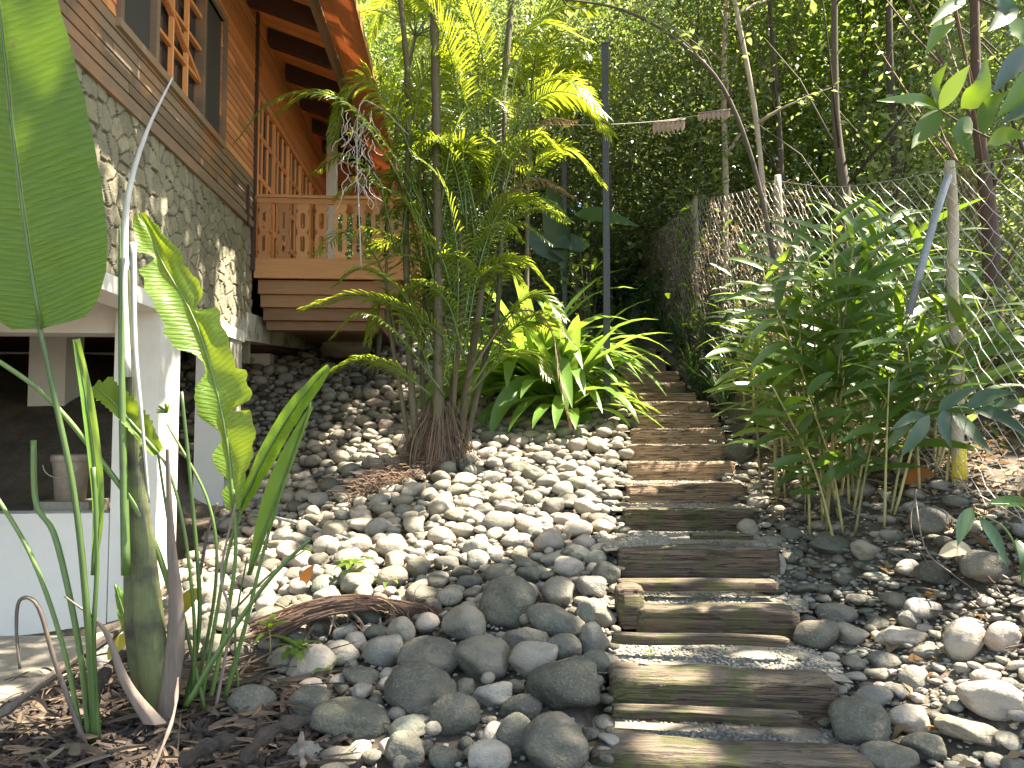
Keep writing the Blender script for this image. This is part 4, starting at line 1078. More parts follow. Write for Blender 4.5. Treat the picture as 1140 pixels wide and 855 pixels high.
# ---- leafy cane plants (gingers)
def cane_plant(label, canes, mat='ginger_leaf', name='ginger_plant', LL=(.62, .92), lw=.041, group=None, start=.44):
    b0 = W(*canes[0][0]); p = thing(name, label, 'plant', T(b0.x, b0.y), group)
    for (bs, md, tp) in canes:
        pts = curve_pts([W(*bs), W(*md), W(*tp)], 16); mb = MB(); mb.tube(pts, list(np.linspace(.013, .005, 16)), 6)
        st = mb.obj('stem', 'cane', p, True); lm = MB(); L_tot = sum((pts[i+1]-pts[i]).length for i in range(15)); n = max(7, int(L_tot*(1-start)/.088))
        xa = Vector((1, rnd.uniform(-.7, .7), 0)).normalized()
        for i in range(n):
            t = start+(1-start)*i/(n-1); k = min(int(t*15), 14); q = pts[k].lerp(pts[k+1], t*15-k); tg = (pts[k+1]-pts[k]).normalized()
            sd = (xa-tg*xa.dot(tg)).normalized()*(1 if i % 2 else -1); sd = Matrix.Rotation(rnd.uniform(-.5, .5), 3, tg) @ sd
            d = tg*rnd.uniform(.4, 1.2)+sd
            leaf_on(lm, q, d, rnd.uniform(*LL)*(.7+.3*math.sin(math.pi*t)), lw*rnd.uniform(.8, 1.2), Vector((rnd.uniform(-.6, .6), -rnd.uniform(.0, 1.0), rnd.uniform(.3, 1.0))), rnd.uniform(.2, .65), 8, .22, 'lance')
        lm.obj('foliage', mat, st, True, origin=parent_world(st))
    return p
def canes(base_px, base_py, d, tips, spread=45):
    out = []
    for (tx, ty) in tips:
        bx2 = base_px + rnd.uniform(-spread, spread)*.7 + (tx-base_px)*.18; dd = d+rnd.uniform(-.3, .35)
        x = (bx2-570)/830*dd; z = float(terr(x, dd)); py = proj(x, dd, z)[1]
        out.append(((bx2, py, dd), (bx2+(tx-bx2)*.35, (py+ty)/2, dd-.05), (tx, ty, dd-rnd.uniform(.1, .5))))
    return out
cane_plant('tall ginger clump with long dark leaves in front of the leaning grey pipe', canes(930, 540, 6.9, [(900, 285), (925, 250), (950, 275), (985, 250), (1015, 262), (1035, 300), (875, 290), (960, 320), (1000, 335), (930, 350), (890, 360), (1045, 350), (915, 300), (975, 380), (865, 345)]))
cane_plant('lower ginger clump with yellowish leaves at the foot of the thin leaning tree', canes(885, 500, 7.8, [(830, 330), (850, 300), (845, 370), (870, 400), (905, 420), (880, 330), (820, 390), (860, 440), (910, 380), (935, 420)]), 'light_leaf', LL=(.45, .68), lw=.036)
cane_plant('leafy ginger clump against the yellow based fence post', canes(1010, 520, 6.3, [(1060, 330), (1090, 345), (1045, 400), (1075, 400), (1010, 380), (1120, 380), (1030, 430), (990, 420), (1100, 330)]), LL=(.5, .72), lw=.045)
cane_plant('blue green leafed clump beside the upper bend of the steps', canes(850, 440, 10.2, [(815, 300), (835, 275), (855, 290), (815, 330), (850, 330), (875, 300)], 25), 'dark_leaf', LL=(.35, .55), lw=.035)
# bright palmate sprig
def star(label, c, n, L, w, mat, stemto=None, cat='plant', name='seedling', tiltv=0.5, group=None):
    g = stemto if stemto is not None else T(c.x, c.y); p = thing(name, label, cat, g, group)
    mb = MB(); mb.tube([g, g.lerp(c, .5)+Vector((.01, 0, 0)), c], .004, 5); mb.obj('stem', 'cane', p)
    lm = MB()
    for i in range(n):
        a = i*2*math.pi/n+rnd.uniform(-.2, .2); e = rnd.uniform(.05, tiltv)
        leaf_on(lm, c+Vector((0, 0, rnd.uniform(-.02, .02))), (math.cos(a)*math.cos(e), math.sin(a)*math.cos(e), math.sin(e)), L*rnd.uniform(.75, 1.1), w, UP, rnd.uniform(.3, .9), 6, .2, 'lance')
    lm.obj('foliage', mat, p, True); return p
star('bright narrow leaved sprig leaning out over the steps', W(862, 425, 7.6), 13, .42, .022, 'light_leaf', tiltv=.8)
star('pale green seedling with pointed leaves in the sunny stones left of the dry frond', W(392, 628, 6.2), 11, .2, .033, 'light_leaf', tiltv=.7)
star('smaller seedling right of the pale green one', W(432, 645, 6.0), 8, .15, .025, 'light_leaf')
star('leafy seedling in front of the dry fallen frond', W(330, 722, 4.7), 12, .17, .026, 'light_leaf', tiltv=.8)
star('seedling with upright leaves below the dry frond', W(365, 745, 4.6), 6, .13, .02, 'light_leaf', tiltv=1.0)
star('tiny seedling beside the grey pipe', W(345, 615, 7.2), 8, .14, .025, 'light_leaf')
star('seedling near the long green leaf tips', W(300, 700, 4.9), 7, .15, .02, 'light_leaf', tiltv=.9)
star('small fern like sprout under the palm fronds', W(428, 580, 8.3), 10, .26, .02, 'light_leaf')
star('little green weed on the mossy split timber', W(722, 728, 4.4), 6, .035, .012, 'light_leaf', stemto=W(722, 736, 4.4))
star('green weed right of the ginger stems', W(895, 505, 7.2), 9, .22, .025, 'light_leaf')
# drooping leaves at the right edge
def leaf_set(label, parentbase, stems, leaves, mat, name='broadleaf_plant', smat='green_stalk', group=None, cat='plant', sr=.008):
    p = thing(name, label, cat, parentbase, group)
    for c in stems: mb = MB(); pts = curve_pts([W(*q) for q in c], 18); mb.tube(pts, list(np.linspace(sr, sr*.4, 18)), 6); mb.obj('stem', smat, p, True)
    for (c, w, m_) in leaves:
        pts = curve_pts([W(*q) for q in c], 10); L = len(pts)
        mb = MB(); nr = (Vector((0, -1, .35))).normalized() if rnd.random() < .5 else Vector((rnd.uniform(-.4, .4), -1, rnd.uniform(-.2, .7))).normalized()
        ws = [max(.04, math.sin(math.pi*((i/9)**.75)))*w for i in range(10)]
        mb.ribbon(pts, ws, nr, rnd.uniform(.15, .35)); mb.obj('leaf', m_ or mat, p, True)
    return p
b = T(*W(1160, 560, 4.9).xy)
leaf_set('plant with drooping blue green fingers of leaf at the right edge', b, [[(1165, 620, 4.9), (1150, 500, 4.9), (1080, 455, 4.9), (1030, 462, 4.9)]],
 [([(1035, 462, 4.9), (1020, 485, 4.8), (1002, 510, 4.75)], .045, None), ([(1060, 458, 4.9), (1080, 480, 4.8), (1105, 505, 4.7)], .05, None), ([(1085, 455, 4.9), (1115, 465, 4.8), (1150, 490, 4.7)], .05, None),
  ([(1055, 455, 4.9), (1050, 475, 4.85), (1060, 500, 4.8)], .045, None), ([(1100, 450, 4.9), (1130, 452, 4.8), (1165, 470, 4.7)], .05, None), ([(1030, 462, 4.9), (1012, 466, 4.9), (990, 480, 4.85)], .035, None),
  ([(1075, 455, 4.9), (1100, 440, 4.9), (1135, 437, 4.85)], .045, None), ([(1045, 458, 4.9), (1060, 445, 4.9), (1090, 430, 4.9)], .04, None)], 'dark_leaf')
b = T(*W(1150, 640, 4.6).xy)
leaf_set('low plant with hanging oval leaves above the stones at the right edge', b, [[(1150, 650, 4.6), (1120, 590, 4.6), (1085, 570, 4.6)], [(1160, 640, 4.6), (1140, 570, 4.6), (1100, 560, 4.6)]],
 [([(1083, 565, 4.6), (1072, 585, 4.55), (1066, 608, 4.5)], .045, None), ([(1090, 575, 4.6), (1108, 600, 4.55), (1122, 632, 4.5)], .04, None), ([(1100, 560, 4.6), (1130, 558, 4.6), (1165, 562, 4.5)], .035, 'ginger_leaf'), ([(1132, 600, 4.6), (1140, 620, 4.5), (1138, 650, 4.5)], .04, None)], 'dark_leaf')
leaf_set('single big fallen leaf glowing orange below the ginger stems', ground(1035, 540), [], [([(1005, 538, 6.3), (1025, 528, 6.3), (1050, 540, 6.25)], .07, None)], 'orange_leaf', 'fallen_leaf', cat='leaf')
leaf_set('pale curled dry leaf hanging on a dry vine at the right', ground(1070, 640), [[(1018, 545, 5.6), (1030, 610, 5.2), (1062, 640, 5.0), (1085, 660, 4.9), (1080, 690, 4.8)], [(1020, 545, 5.6), (1015, 590, 5.4), (1040, 640, 5.1)], [(1085, 655, 4.9), (1110, 690, 4.6), (1130, 700, 4.5)]], [([(1045, 618, 5.0), (1068, 610, 5.0), (1088, 622, 5.0)], .05, None)], 'pale_leaf', 'dry_vine', 'dead_stalk', sr=.006)
# yellow leaves by the green stems
for lb, c, m_ in (('yellow and orange leaf leaning on the pitted rock', [(120, 735, 4.3), (135, 715, 4.3), (160, 700, 4.25)], 'yellow_leaf'), ('yellow leaf standing right of the violet brown stem', [(192, 690, 4.3), (212, 665, 4.3), (225, 655, 4.3)], 'yellow_leaf'), ('orange withered leaf by the grey pipe', [(335, 655, 6.2), (342, 640, 6.2), (350, 628, 6.2)], 'orange_leaf'), ('reddish dry leaf right of the small seedling', [(440, 625, 6.4), (452, 630, 6.4), (465, 640, 6.4)], 'orange_leaf')):
    leaf_set(lb, ground(c[0][0], c[0][1]+15), [], [(c, .045, m_)], m_, 'fallen_leaf', cat='leaf')

# ---- big leaved plants in the left foreground
def blade(parent, ctrl, wr, wl, mat='banana_leaf', nrm=(0, -1, .1), n=70, fold=.12, jag=.0, curlr=0, name='leaf', wave=.01, gaps=()):
    """broad leaf with a midrib: ctrl from the stalk to the tip; wr / wl half widths right and left as functions of 0..1"""
    pts = curve_pts([W(*c) for c in ctrl], n+1); nrm = Vector(nrm).normalized(); v = []; uv = []; f = []; K = 6
    off = rnd.random()*50
    for i, p in enumerate(pts):
        d = (pts[min(i+1, n)]-pts[max(i-1, 0)]).normalized(); sd = d.cross(nrm).normalized(); up = sd.cross(d).normalized(); t = i/n
        for k in range(-K, K+1):
            u = k/K; hw = (wr if k > 0 else wl)(t)
            for (s_, a_, b_) in gaps:
                if (s_ > 0) == (k > 0) and k != 0 and a_ < t < b_: hw *= max(.25, abs(2*(t-a_)/(b_-a_)-1))
            if jag and abs(u) > .5: hw *= 1+jag*mnoise.noise(Vector((t*30, off+(9 if k > 0 else 0), 0)))
            h = abs(u)*hw*fold - (abs(u)**2)*hw*.35*curlr + wave*mnoise.noise(Vector((t*9, u*1.5, off)))
            # side veins sweep forward
            v.append(tuple(p + sd*(u*hw) + up*h + d*(abs(u)*hw*.12))); uv.append((u*.5+.5, t))
    w_ = 2*K+1
    for i in range(n):
        for k in range(w_-1):
            side = 1 if k >= K else -1
            a = i*w_+k; f.append((a, a+1, a+w_+1, a+w_))
    mb = MB(); mb.add(v, f); o = mb.obj(name, mat, parent, True)
    uvl = o.data.uv_layers.new(name='UVMap'); idx = np.zeros(len(o.data.loops), np.int32); o.data.loops.foreach_get('vertex_index', idx)
    uvl.data.foreach_set('uv', np.array(uv, np.float32)[idx].ravel())
    rb = MB(); rb.tube([q+nrm*.004 for q in pts[::5]], list(np.linspace(.011, .003, len(pts[::5]))), 6); rb.obj('midrib', 'green_stalk', o, True, origin=parent_world(o))
    return o
def stalk(parent, ctrl, r0, r1, mat='green_stalk', n=24, name='stalk', flat=1):
    pts = curve_pts([W(*c) for c in ctrl], n); mb = MB(); mb.tube(pts, list(np.linspace(r0, r1, n)), 8); return mb.obj(name, mat, parent, True)
def prof(w, a=.55, b=.9): return lambda t: w*(max(0.0, math.sin(math.pi*min(1, max(0, t))**a)))**b + .004
ga = T(W(105, 825, 4.0).x, 4.0)
PA = thing('big_leaf_plant', 'tall plant with one huge backlit leaf filling the upper left of the photo', 'plant', ga)
stalk(PA, [(106, 830, 4.0), (98, 700, 3.95), (84, 560, 3.9), (60, 440, 3.85), (42, 356, 3.8)], .020, .012)
blade(PA, [(46, 366, 3.8), (32, 280, 3.78), (17, 170, 3.75), (5, 60, 3.72), (-5, -40, 3.7), (-10, -110, 3.7)], lambda t: .40*math.sin(math.pi*min(1, (t*.86+.02))**.5)**.75+.006, lambda t: .36*math.sin(math.pi*min(1, (t*.86+.02))**.62)**.8+.006, nrm=(.15, -1, .05), jag=.02, wave=.02, gaps=((1, .80, .815), (-1, .45, .48)))
stalk(PA, [(110, 828, 4.0), (104, 720, 3.98), (108, 620, 3.95), (104, 520, 3.92)], .014, .011)
blade(PA, [(103, 640, 3.95), (108, 560, 3.94), (98, 460, 3.93), (84, 378, 3.92)], lambda t: .035*(.35+math.sin(math.pi*t*.9)*.7), lambda t: .03*(.3+math.sin(math.pi*t*.9)*.6), nrm=(.6, -1, 0), fold=.7, mat='strap_leaf')
stalk(PA, [(100, 828, 4.02), (88, 720, 4.0), (62, 600, 4.0), (40, 560, 4.0), (37, 490, 4.0)], .016, .015)
stalk(PA, [(92, 826, 4.05), (70, 720, 4.05), (35, 620, 4.05), (-12, 540, 4.05)], .013, .011)
tag(stalk(PA, [(200, 690, 4.2), (165, 590, 4.1), (110, 510, 4.0), (50, 440, 3.9), (-15, 393, 3.8)], .017, .012), 'long stalk slanting across to the left edge')
tag(stalk(PA, [(95, 830, 3.9), (62, 740, 3.9), (42, 675, 3.88), (22, 668, 3.87), (18, 700, 3.87), (22, 745, 3.86)], .013, .007, 'dead_stalk'), 'dry folded brown stalk')
gb = T(W(172, 800, 4.15).x, 4.15)
PB = thing('big_leaf_plant', 'clump of thick dark sheathed stems with torn leaves in the left foreground', 'plant', gb)
def sheath(parent, ctrl, ws, mat, thick=.45):
    pts = curve_pts([W(*c) for c in ctrl], 30); mb = MB(); v = []; n = 14
    for i, p in enumerate(pts):
        w = np.interp(i/29, np.linspace(0, 1, len(ws)), ws)
        for k in range(n): a = 2*math.pi*k/n; rr = 1+.08*math.cos(5*a); v.append((p.x+math.cos(a)*w*rr, p.y+math.sin(a)*w*thick*rr, p.z))
    f = [(i*n+k, i*n+(k+1) % n, (i+1)*n+(k+1) % n, (i+1)*n+k) for i in range(29) for k in range(n)]
    mb.add(v, f); return mb.obj('stalk', mat, parent, True)
sheath(PB, [(178, 812, 4.15), (168, 720, 4.13), (158, 600, 4.1), (148, 480, 4.08), (140, 300, 4.05)], [.03, .085, .08, .062, .046, .034, .02], 'sheath')
sheath(PB, [(172, 812, 4.2), (152, 720, 4.19), (146, 600, 4.17), (140, 480, 4.15), (138, 350, 4.1)], [.04, .06, .05, .04, .025, .015], 'sheath')
sheath(PB, [(182, 812, 4.1), (196, 700, 4.09), (190, 600, 4.08), (186, 500, 4.07)], [.05, .05, .034, .018, .010], 'dead_stalk')
sheath(PB, [(172, 805, 4.0), (140, 760, 4.0), (115, 700, 3.98), (72, 664, 3.96)], [.06, .035, .02, .012, .008], 'dead_stalk')
stalk(PB, [(141, 420, 4.06), (138, 300, 4.05), (142, 220, 4.04), (162, 150, 4.03), (192, 86, 4.0)], .030, .004, 'silver_stalk')
stalk(PB, [(148, 270, 4.02), (150, 380, 4.0), (158, 470, 4.0), (166, 560, 4.02)], .018, .005, 'silver_stalk')
stalk(PB, [(140, 640, 4.03), (136, 450, 4.02), (134, 350, 4.02), (133, 250, 4.02)], .025, .006)
# leaf C
stalk(PB, [(232, 790, 4.3), (250, 700, 4.3), (262, 620, 4.28), (259, 545, 4.26)], .014, .010)
blade(PB, [(260, 568, 4.26), (254, 500, 4.26), (240, 430, 4.24), (216, 355, 4.22), (182, 295, 4.2), (155, 238, 4.2)], lambda t: (.17 if .12 < t < .42 else .13)*math.sin(math.pi*min(1, t*.96+.03))**.6+.004, lambda t: (.16 if t > .5 else .12)*math.sin(math.pi*min(1, t*.96+.03))**.6+.004, nrm=(.35, -1, .1), jag=.22, fold=.3, wave=.02, gaps=((-1, .40, .52), (-1, .18, .30), (1, .60, .65), (-1, .80, .86), (-1, .06, .13), (1, .3, .33)), mat='banana_light')
# leaf D
stalk(PB, [(215, 770, 4.2), (216, 690, 4.15), (205, 590, 4.1), (188, 525, 4.08), (170, 498, 4.05)], .011, .007)
blade(PB, [(176, 505, 4.06), (150, 475, 4.04), (128, 450, 4.02), (104, 430, 4.0)], lambda t: .085*min(1, .4+t*2)*(1 if t < .93 else .5), lambda t: .03+.02*t, nrm=(.2, -1, .5), jag=.25, fold=.4, mat='banana_light')
# leaf E
stalk(PB, [(222, 795, 4.3), (238, 700, 4.3), (255, 610, 4.3), (272, 560, 4.3)], .012, .009)
blade(PB, [(268, 565, 4.3), (295, 510, 4.25), (328, 455, 4.2), (366, 408, 4.15)], lambda t: .11*math.sin(math.pi*min(1, t*.93+.05))**.5+.003, lambda t: .06*math.sin(math.pi*min(1, t*.93+.05))**.6+.003, nrm=(-.6, -1, .35), fold=.25, mat='banana_leaf')
# leaf F
stalk(PB, [(246, 792, 4.35), (272, 700, 4.33), (300, 590, 4.3), (346, 448, 4.2)], .016, .005)
blade(PB, [(276, 640, 4.3), (300, 575, 4.28), (322, 515, 4.24), (345, 452, 4.2)], lambda t: .018, lambda t: .075*math.sin(math.pi*t)+.003, nrm=(.5, -1, .2), fold=.3, mat='strap_leaf')
for c, r0, m_ in (([(205, 790, 4.25), (222, 690, 4.2), (214, 560, 4.15), (202, 436, 4.1)], .015, 'green_stalk'), ([(228, 790, 4.2), (205, 690, 4.2), (190, 600, 4.2), (175, 500, 4.2)], .011, 'green_stalk'),
    ([(215, 790, 4.4), (240, 650, 4.4), (232, 560, 4.4), (186, 472, 4.4)], .012, 'green_stalk'), ([(208, 785, 4.1), (250, 715, 4.1), (300, 645, 4.1), (345, 600, 4.1)], .016, 'green_stalk'), ([(250, 690, 4.6), (300, 640, 4.7), (340, 612, 4.8)], .008, 'green_stalk'),
    ([(240, 790, 4.2), (256, 690, 4.2), (246, 640, 4.2), (262, 560, 4.2)], .010, 'dead_stalk'), ([(222, 640, 4.5), (232, 590, 4.5), (242, 560, 4.5)], .012, 'dead_stalk'), ([(266, 780, 4.4), (262, 700, 4.4), (275, 620, 4.4)], .008, 'green_stalk')):
    stalk(PB, c, r0, r0*.6, m_)
m = MB()
for i in range(9): 
    c = W(186, 460, 4.1); a = rnd.uniform(0, 3.14); leaf_on(m, c, (math.cos(a), -.2, math.sin(a)), .06, .008, BACK, .2, 4)
m.obj('bud', 'light_leaf', PB)
# silver stalk by the patio edge, broad small leaf low
blade(PB, [(150, 725, 4.3), (140, 690, 4.3), (128, 650, 4.3)], lambda t: .06*math.sin(math.pi*t)+.003, lambda t: .03*math.sin(math.pi*t)+.003, nrm=(.2, -1, .2), jag=.2, mat='strap_leaf')

# ---- mulch heap with dry leaves and stalks
m = MB()
for i in range(700):
    px = rnd.uniform(-30, 345); py = rnd.uniform(745+max(0, (150-px))*.15, 880); g = ground(px, py) if i % 3 == 0 else g + Vector((rnd.uniform(-.12, .12), rnd.uniform(-.1, .1), 0))
    g.z = float(terr(g.x, g.y))+rnd.uniform(.0, .12); a = rnd.gauss(.35, .8)
    e = rnd.uniform(-.15, .2); leaf_on(m, g, (math.cos(a), math.sin(a), e), rnd.uniform(.06, .42), rnd.uniform(.003, .013)*(2 if rnd.random() < .1 else 1), Vector((rnd.uniform(-1, 1), rnd.uniform(-1, .2), .5)), rnd.uniform(-.2, .6), 6, rnd.uniform(.2, 1.2), 'strap')
tag(m.obj('dry_leaves', 'mulch_leaf', None, False), 'heap of brown dry leaf sheaths on the dark mulch', 'dry leaves', kind='stuff')
m = MB()
for i in range(2200):
    px = rnd.uniform(-40, 370); py = rnd.uniform(770, 890)
    if i % 4 == 0: g0 = ground(px, py)
    g = g0+Vector((rnd.uniform(-.12, .12), rnd.uniform(-.12, .12), 0)); g.z = float(terr(g.x, g.y))+rnd.uniform(-.03, .05)
    q, f = rock_verts(i % 40, 1, True) if False else ROCKV[i % 14][1]; t = rnd.uniform(0, 6.28); Mx = np.array(Matrix.Rotation(t, 3, 'Z') @ Matrix.Rotation(rnd.uniform(-.7, .7), 3, 'Y'))
    m.add((q*np.array((rnd.uniform(.03, .10), rnd.uniform(.01, .03), rnd.uniform(.008, .025)))) @ Mx.T + np.array(g), f)
tag(m.obj('mulch', 'mulch_dark', None), 'dark chips and rotting bits of stem', 'mulch', kind='stuff')
for lb, c, r in (('thick dark rotting stem piece lying in the mulch', [(270, 850, 3.55), (300, 815, 3.7), (345, 800, 3.8)], .035), ('split grey brown sheath lying from the patio towards the thick stems', [(-5, 800, 4.1), (70, 745, 4.2), (150, 690, 4.35)], .022), ('long grey dry stalk lying across the bottom stones', [(330, 828, 3.75), (360, 850, 3.6), (400, 826, 3.8)], .008), ('dark rotten block of stem at the bottom left', [(200, 850, 3.5), (235, 830, 3.6), (262, 822, 3.65)], .035), ('pale upright stub sticking out of the mulch', [(338, 855, 3.5), (335, 835, 3.52), (336, 815, 3.52)], .014), ('long pale dry stalk leaning on the mulch in front of the stems', [(165, 870, 3.4), (192, 800, 3.6), (198, 755, 3.9)], .008), ('brown dry sheath with frayed end beside the round rock', [(100, 790, 4.0), (120, 745, 4.15), (160, 715, 4.3)], .03)):
    mb = MB(); pts = curve_pts([W(*q) for q in c], 12)
    mb.tube(pts, [r*(1+.3*math.sin(i*1.7))*(1 if 0 < i < 11 else .6) for i in range(12)], 9, jit=.12); tag(mb.obj('dead_stem', 'dead_stalk' if r < .03 else 'mulch_dark', None, False, origin=pts[0]), lb, 'stem')
# ---- dry fallen frond
p0 = ground(285, 700); fr = thing('dry_frond', 'bundle of reddish brown dry frond ribs lying across the stones', 'frond', p0)
m = MB()
for i in range(130):
    j = rnd.uniform(-1, 1); t0 = rnd.uniform(0, .35)
    c = [(270+t0*120, 705+j*12-t0*15, 5.05+rnd.uniform(-.1, .15)), (360, 676+j*11, 5.2+rnd.uniform(-.1, .15)), (430, 672+j*6, 5.35+rnd.uniform(-.08, .1)), (485+rnd.uniform(-30, 15), 690+rnd.uniform(-14, 14), 5.4)]
    m.tube(curve_pts([W(*q) for q in c], 9), rnd.uniform(.003, .007), 4)
for i in range(50):
    c = W(rnd.uniform(440, 485), rnd.uniform(665, 700), 5.35); pts = [c]; v = Vector((rnd.uniform(-1, 1), 0, rnd.uniform(-1, .4)))
    for k in range(6): v = (v+Vector((rnd.uniform(-.7, .7), rnd.uniform(-.5, .5), rnd.uniform(-.7, .7)))).normalized(); c = c+v*.03; pts.append(c)
    m.tube(pts, .003, 3)
m.obj('ribs', 'red_bark', fr)
m = MB()
for i in range(60):
    c = W(rnd.uniform(290, 460), rnd.uniform(668, 700), 5.25); leaf_on(m, c, (rnd.uniform(-.2, 1), rnd.uniform(-.5, .3), rnd.uniform(-.4, .1)), rnd.uniform(.1, .25), .01, UP, .5, 4)
m.obj('leaflets', 'dry_leaf', fr)
# ---- grey pipe on the stones
m = MB(); a_ = ground(262, 574); b_ = ground(445, 628); pts = [a_+Vector((0, 0, .1)), a_.lerp(b_, .5)+Vector((0, 0, .11)), b_+Vector((0, 0, .06))]
mid = pts[1]; m.tube(curve_pts(pts, 10), .017, 8); tag(m.obj('pipe', 'pvc_grey', None, True, origin=a_), 'thin grey plastic pipe lying on the stones below the house pillar', 'pipe')

# ================================================================== POLES, WIRE, FENCE
for px, top, d, r, lb in ((676, 50, 11.0, .047, 'tall black square post standing at the edge of the upper steps'), (629, 180, 16.0, .05, 'shorter black post farther back behind the bright lilies')):
    g = T((px-570)/830*d, d, -.1); t = W(px, top, d); m = MB(); p = thing('post', lb, 'post', g, 'black posts')
    m.box(g.x-r, g.x+r, g.y-r, g.y+r, g.z, t.z); m.obj('shaft', 'black_paint', p)
    m = MB(); m.box(g.x-r-.006, g.x+r+.006, g.y-r-.006, g.y+r+.006, t.z+.001, t.z+.02); m.obj('cap', 'black_paint', p)
    m = MB(); m.box(g.x-.11, g.x+.11, g.y-.11, g.y+.11, g.z+.08, g.z+.12); m.obj('base_plate', 'black_paint', p)
m = MB(); m.tube(curve_pts([W(588, 138, 12.2), W(660, 139, 12.0), W(740, 134, 12.2), W(812, 122, 12.6)], 20), .006, 5)
tag(m.obj('wire', 'wire', None, True, origin=W(588, 138, 12.2)), 'thin wire strung between trees behind the black post', 'wire')
for x0, x1, y0, hgt, lb in ((727, 763, 137, 14, 'row of pinkish brown dried strips hanging from the wire'), (777, 813, 126, 10, 'smaller pinkish dried strip folded over the wire near the thin tree')):
    m = MB(); n = 7
    for i in range(n):
        x = x0+(x1-x0)*(i+.5)/n; leaf_on(m, W(x, y0-(x-x0)*.12, 12.15), (-.1, 0, -1), hgt/830*12.4, .038, BACK, .1, 5, .5, 'strap')
    m.tube([W(x0, y0, 12.15), W(x1, y0-(x1-x0)*.12, 12.15)], .012, 5)
    tag(m.obj('dried_leaf', 'pink_dry', None, True, origin=W(x0, y0, 12.15)), lb, 'dried leaf')
# fence posts: px, top py, d
FP = [(1450, 150, 3.0), (1240, 176, 4.5), (1058, 188, 6.0), (867, 200, 9.8), (775, 222, 14.0), (727, 262, 19.0), (692, 285, 22.0)]
fp = []
fence = thing('chain_link_fence', 'rusty pale chain link fence on wooden posts climbing the slope right of the steps', 'fence', T(W(1058, 400, 6.0).x, 6.0))
for i, (px, py, d) in enumerate(FP):
    t = W(px, py, d)
    if i == 0: t = Vector((3.55, 1.2, E+1.15))
    if i == 1: t = Vector((3.52, 3.6, E+1.6))
    g = T(t.x, t.y, -.15); fp.append((g, t))
    m = MB(); lean = Vector((rnd.uniform(-.04, .04), 0, 0))
    n = 14; pts = [g.lerp(t+lean*.0+Vector((0, 0, .06)), k/(n-1)) + Vector((.012*math.sin(k*1.1+i), 0, 0)) for k in range(n)]
    m.tube(pts, [.052-.012*k/(n-1) for k in range(n)], 9, jit=.05); po = m.obj('post', 'fence_post_wood', fence, True)
    if i == 2:
        m = MB(); gg = T(t.x, t.y, 0); m.tube([gg+Vector((0, 0, .03)), gg+Vector((0, 0, .30))], .056, 12); tag(m.obj('painted_band', 'yellow_paint', po, True, origin=parent_world(po)), 'yellow painted foot of the post')
mesh_ = MB(); WR = .0033; STEP = .10
for i in range(len(fp)-1):
    (g0, t0), (g1, t1) = fp[i], fp[i+1]; L = math.hypot(g1.x-g0.x, g1.y-g0.y); H = 2.05
    st = STEP; nseg = int(L/st)
    sag = .12 if i == 2 else .06
    wr = WR*(1 if g1.y < 15 else 1.5)
    def P(s, h):
        u = s/L; top = t0.lerp(t1, u); x, y = g0.x+(g1.x-g0.x)*u, g0.y+(g1.y-g0.y)*u
        bot = float(terr(x, y))+.02; z1 = top.z - sag*math.sin(math.pi*u)
        hh = bot+(z1-bot)*h; x += .05*mnoise.noise(Vector((y*1.3, hh*1.3, 2))) + .03*mnoise.noise(Vector((y*4, hh*4, 5)))
        return Vector((x-.055, y, hh))
    rows_ = int(H/.058)
    for k in range(nseg+1):
        # each wire is a zigzag of its own from bottom to top, hooked into the next
        pts = []
        for r_ in range(rows_+1):
            s_ = k*st + (st/2 if (r_+k) % 2 else -st/2)*1.0
            s_ = (k + (0.5 if (r_+k) % 2 else -0.5)*.98)*st
            q = P(min(max(s_, 0), L), r_/rows_)
            pts.append(q + Vector((.006 if r_ % 2 else -.006, 0, 0)))
        mesh_.tube(pts, wr, 3, cap=False)
    tp = [P(L*k/12, 1.0) for k in range(13)]; mesh_.tube(tp, wr*1.2, 4)
    mesh_.tube([P(L*k/12, .02) for k in range(13)], wr*1.2, 4)
mesh_.obj('wire_mesh', 'wire', fence)
m = MB(); m.tube([W(1056, 195, 5.9), W(1040, 245, 5.9), W(1024, 305, 5.95), W(1012, 350, 6.0)], .03, 12)
tag(m.obj('pipe', 'pvc_grey', None, True, origin=W(1012, 350, 6)), 'thick grey pipe leaning from the ginger clump to the top of a fence post', 'pipe')

# ================================================================== THIN TREES AND BRANCHES NEAR THE STEPS
def twigtree(label, ctrl, r0, r1, leaves=0, lm='forest_leaf', bark='bark', ls=.1, subs=3, cat='tree', start=.4, name='thin_tree'):
    pts = curve_pts([W(*c) for c in ctrl], 40); p = thing(name, label, cat, pts[0])
    mb = MB(); mb.tube(pts, [r0+(r1-r0)*i/39 for i in range(40)], 9, jit=.06); mb.obj('trunk', bark, p, True)
    lmb = MB()
    for k in range(subs):
        i = rnd.randrange(int(40*start), 38); q = pts[i]; d = Vector((rnd.uniform(-1, 1), rnd.uniform(-.5, 1), rnd.uniform(.1, 1))).normalized(); c = [q]
        for j in range(6): d = (d+Vector((rnd.uniform(-.3, .3), rnd.uniform(-.3, .3), rnd.uniform(-.2, .3)))).normalized(); q = q+d*.2; c.append(q)
        mb = MB(); mb.tube(c, list(np.linspace(r1*1.0, .003, 7)), 5); mb.obj('branch', bark, p, True)
        for q in c[2:]:
            for _ in range(leaves):
                if lit(*q) > .5 and rnd.random() < .6: continue
                leaf_on(lmb, q+Vector((rnd.uniform(-.15, .15),)*3), (rnd.uniform(-1, 1), rnd.uniform(-1, 1), rnd.uniform(-.6, .4)), ls*rnd.uniform(.7, 1.3), ls*.3, UP, .4, 4, .2, 'ovate')
    if leaves: lmb.obj('crown', lm, p, True)
    return p
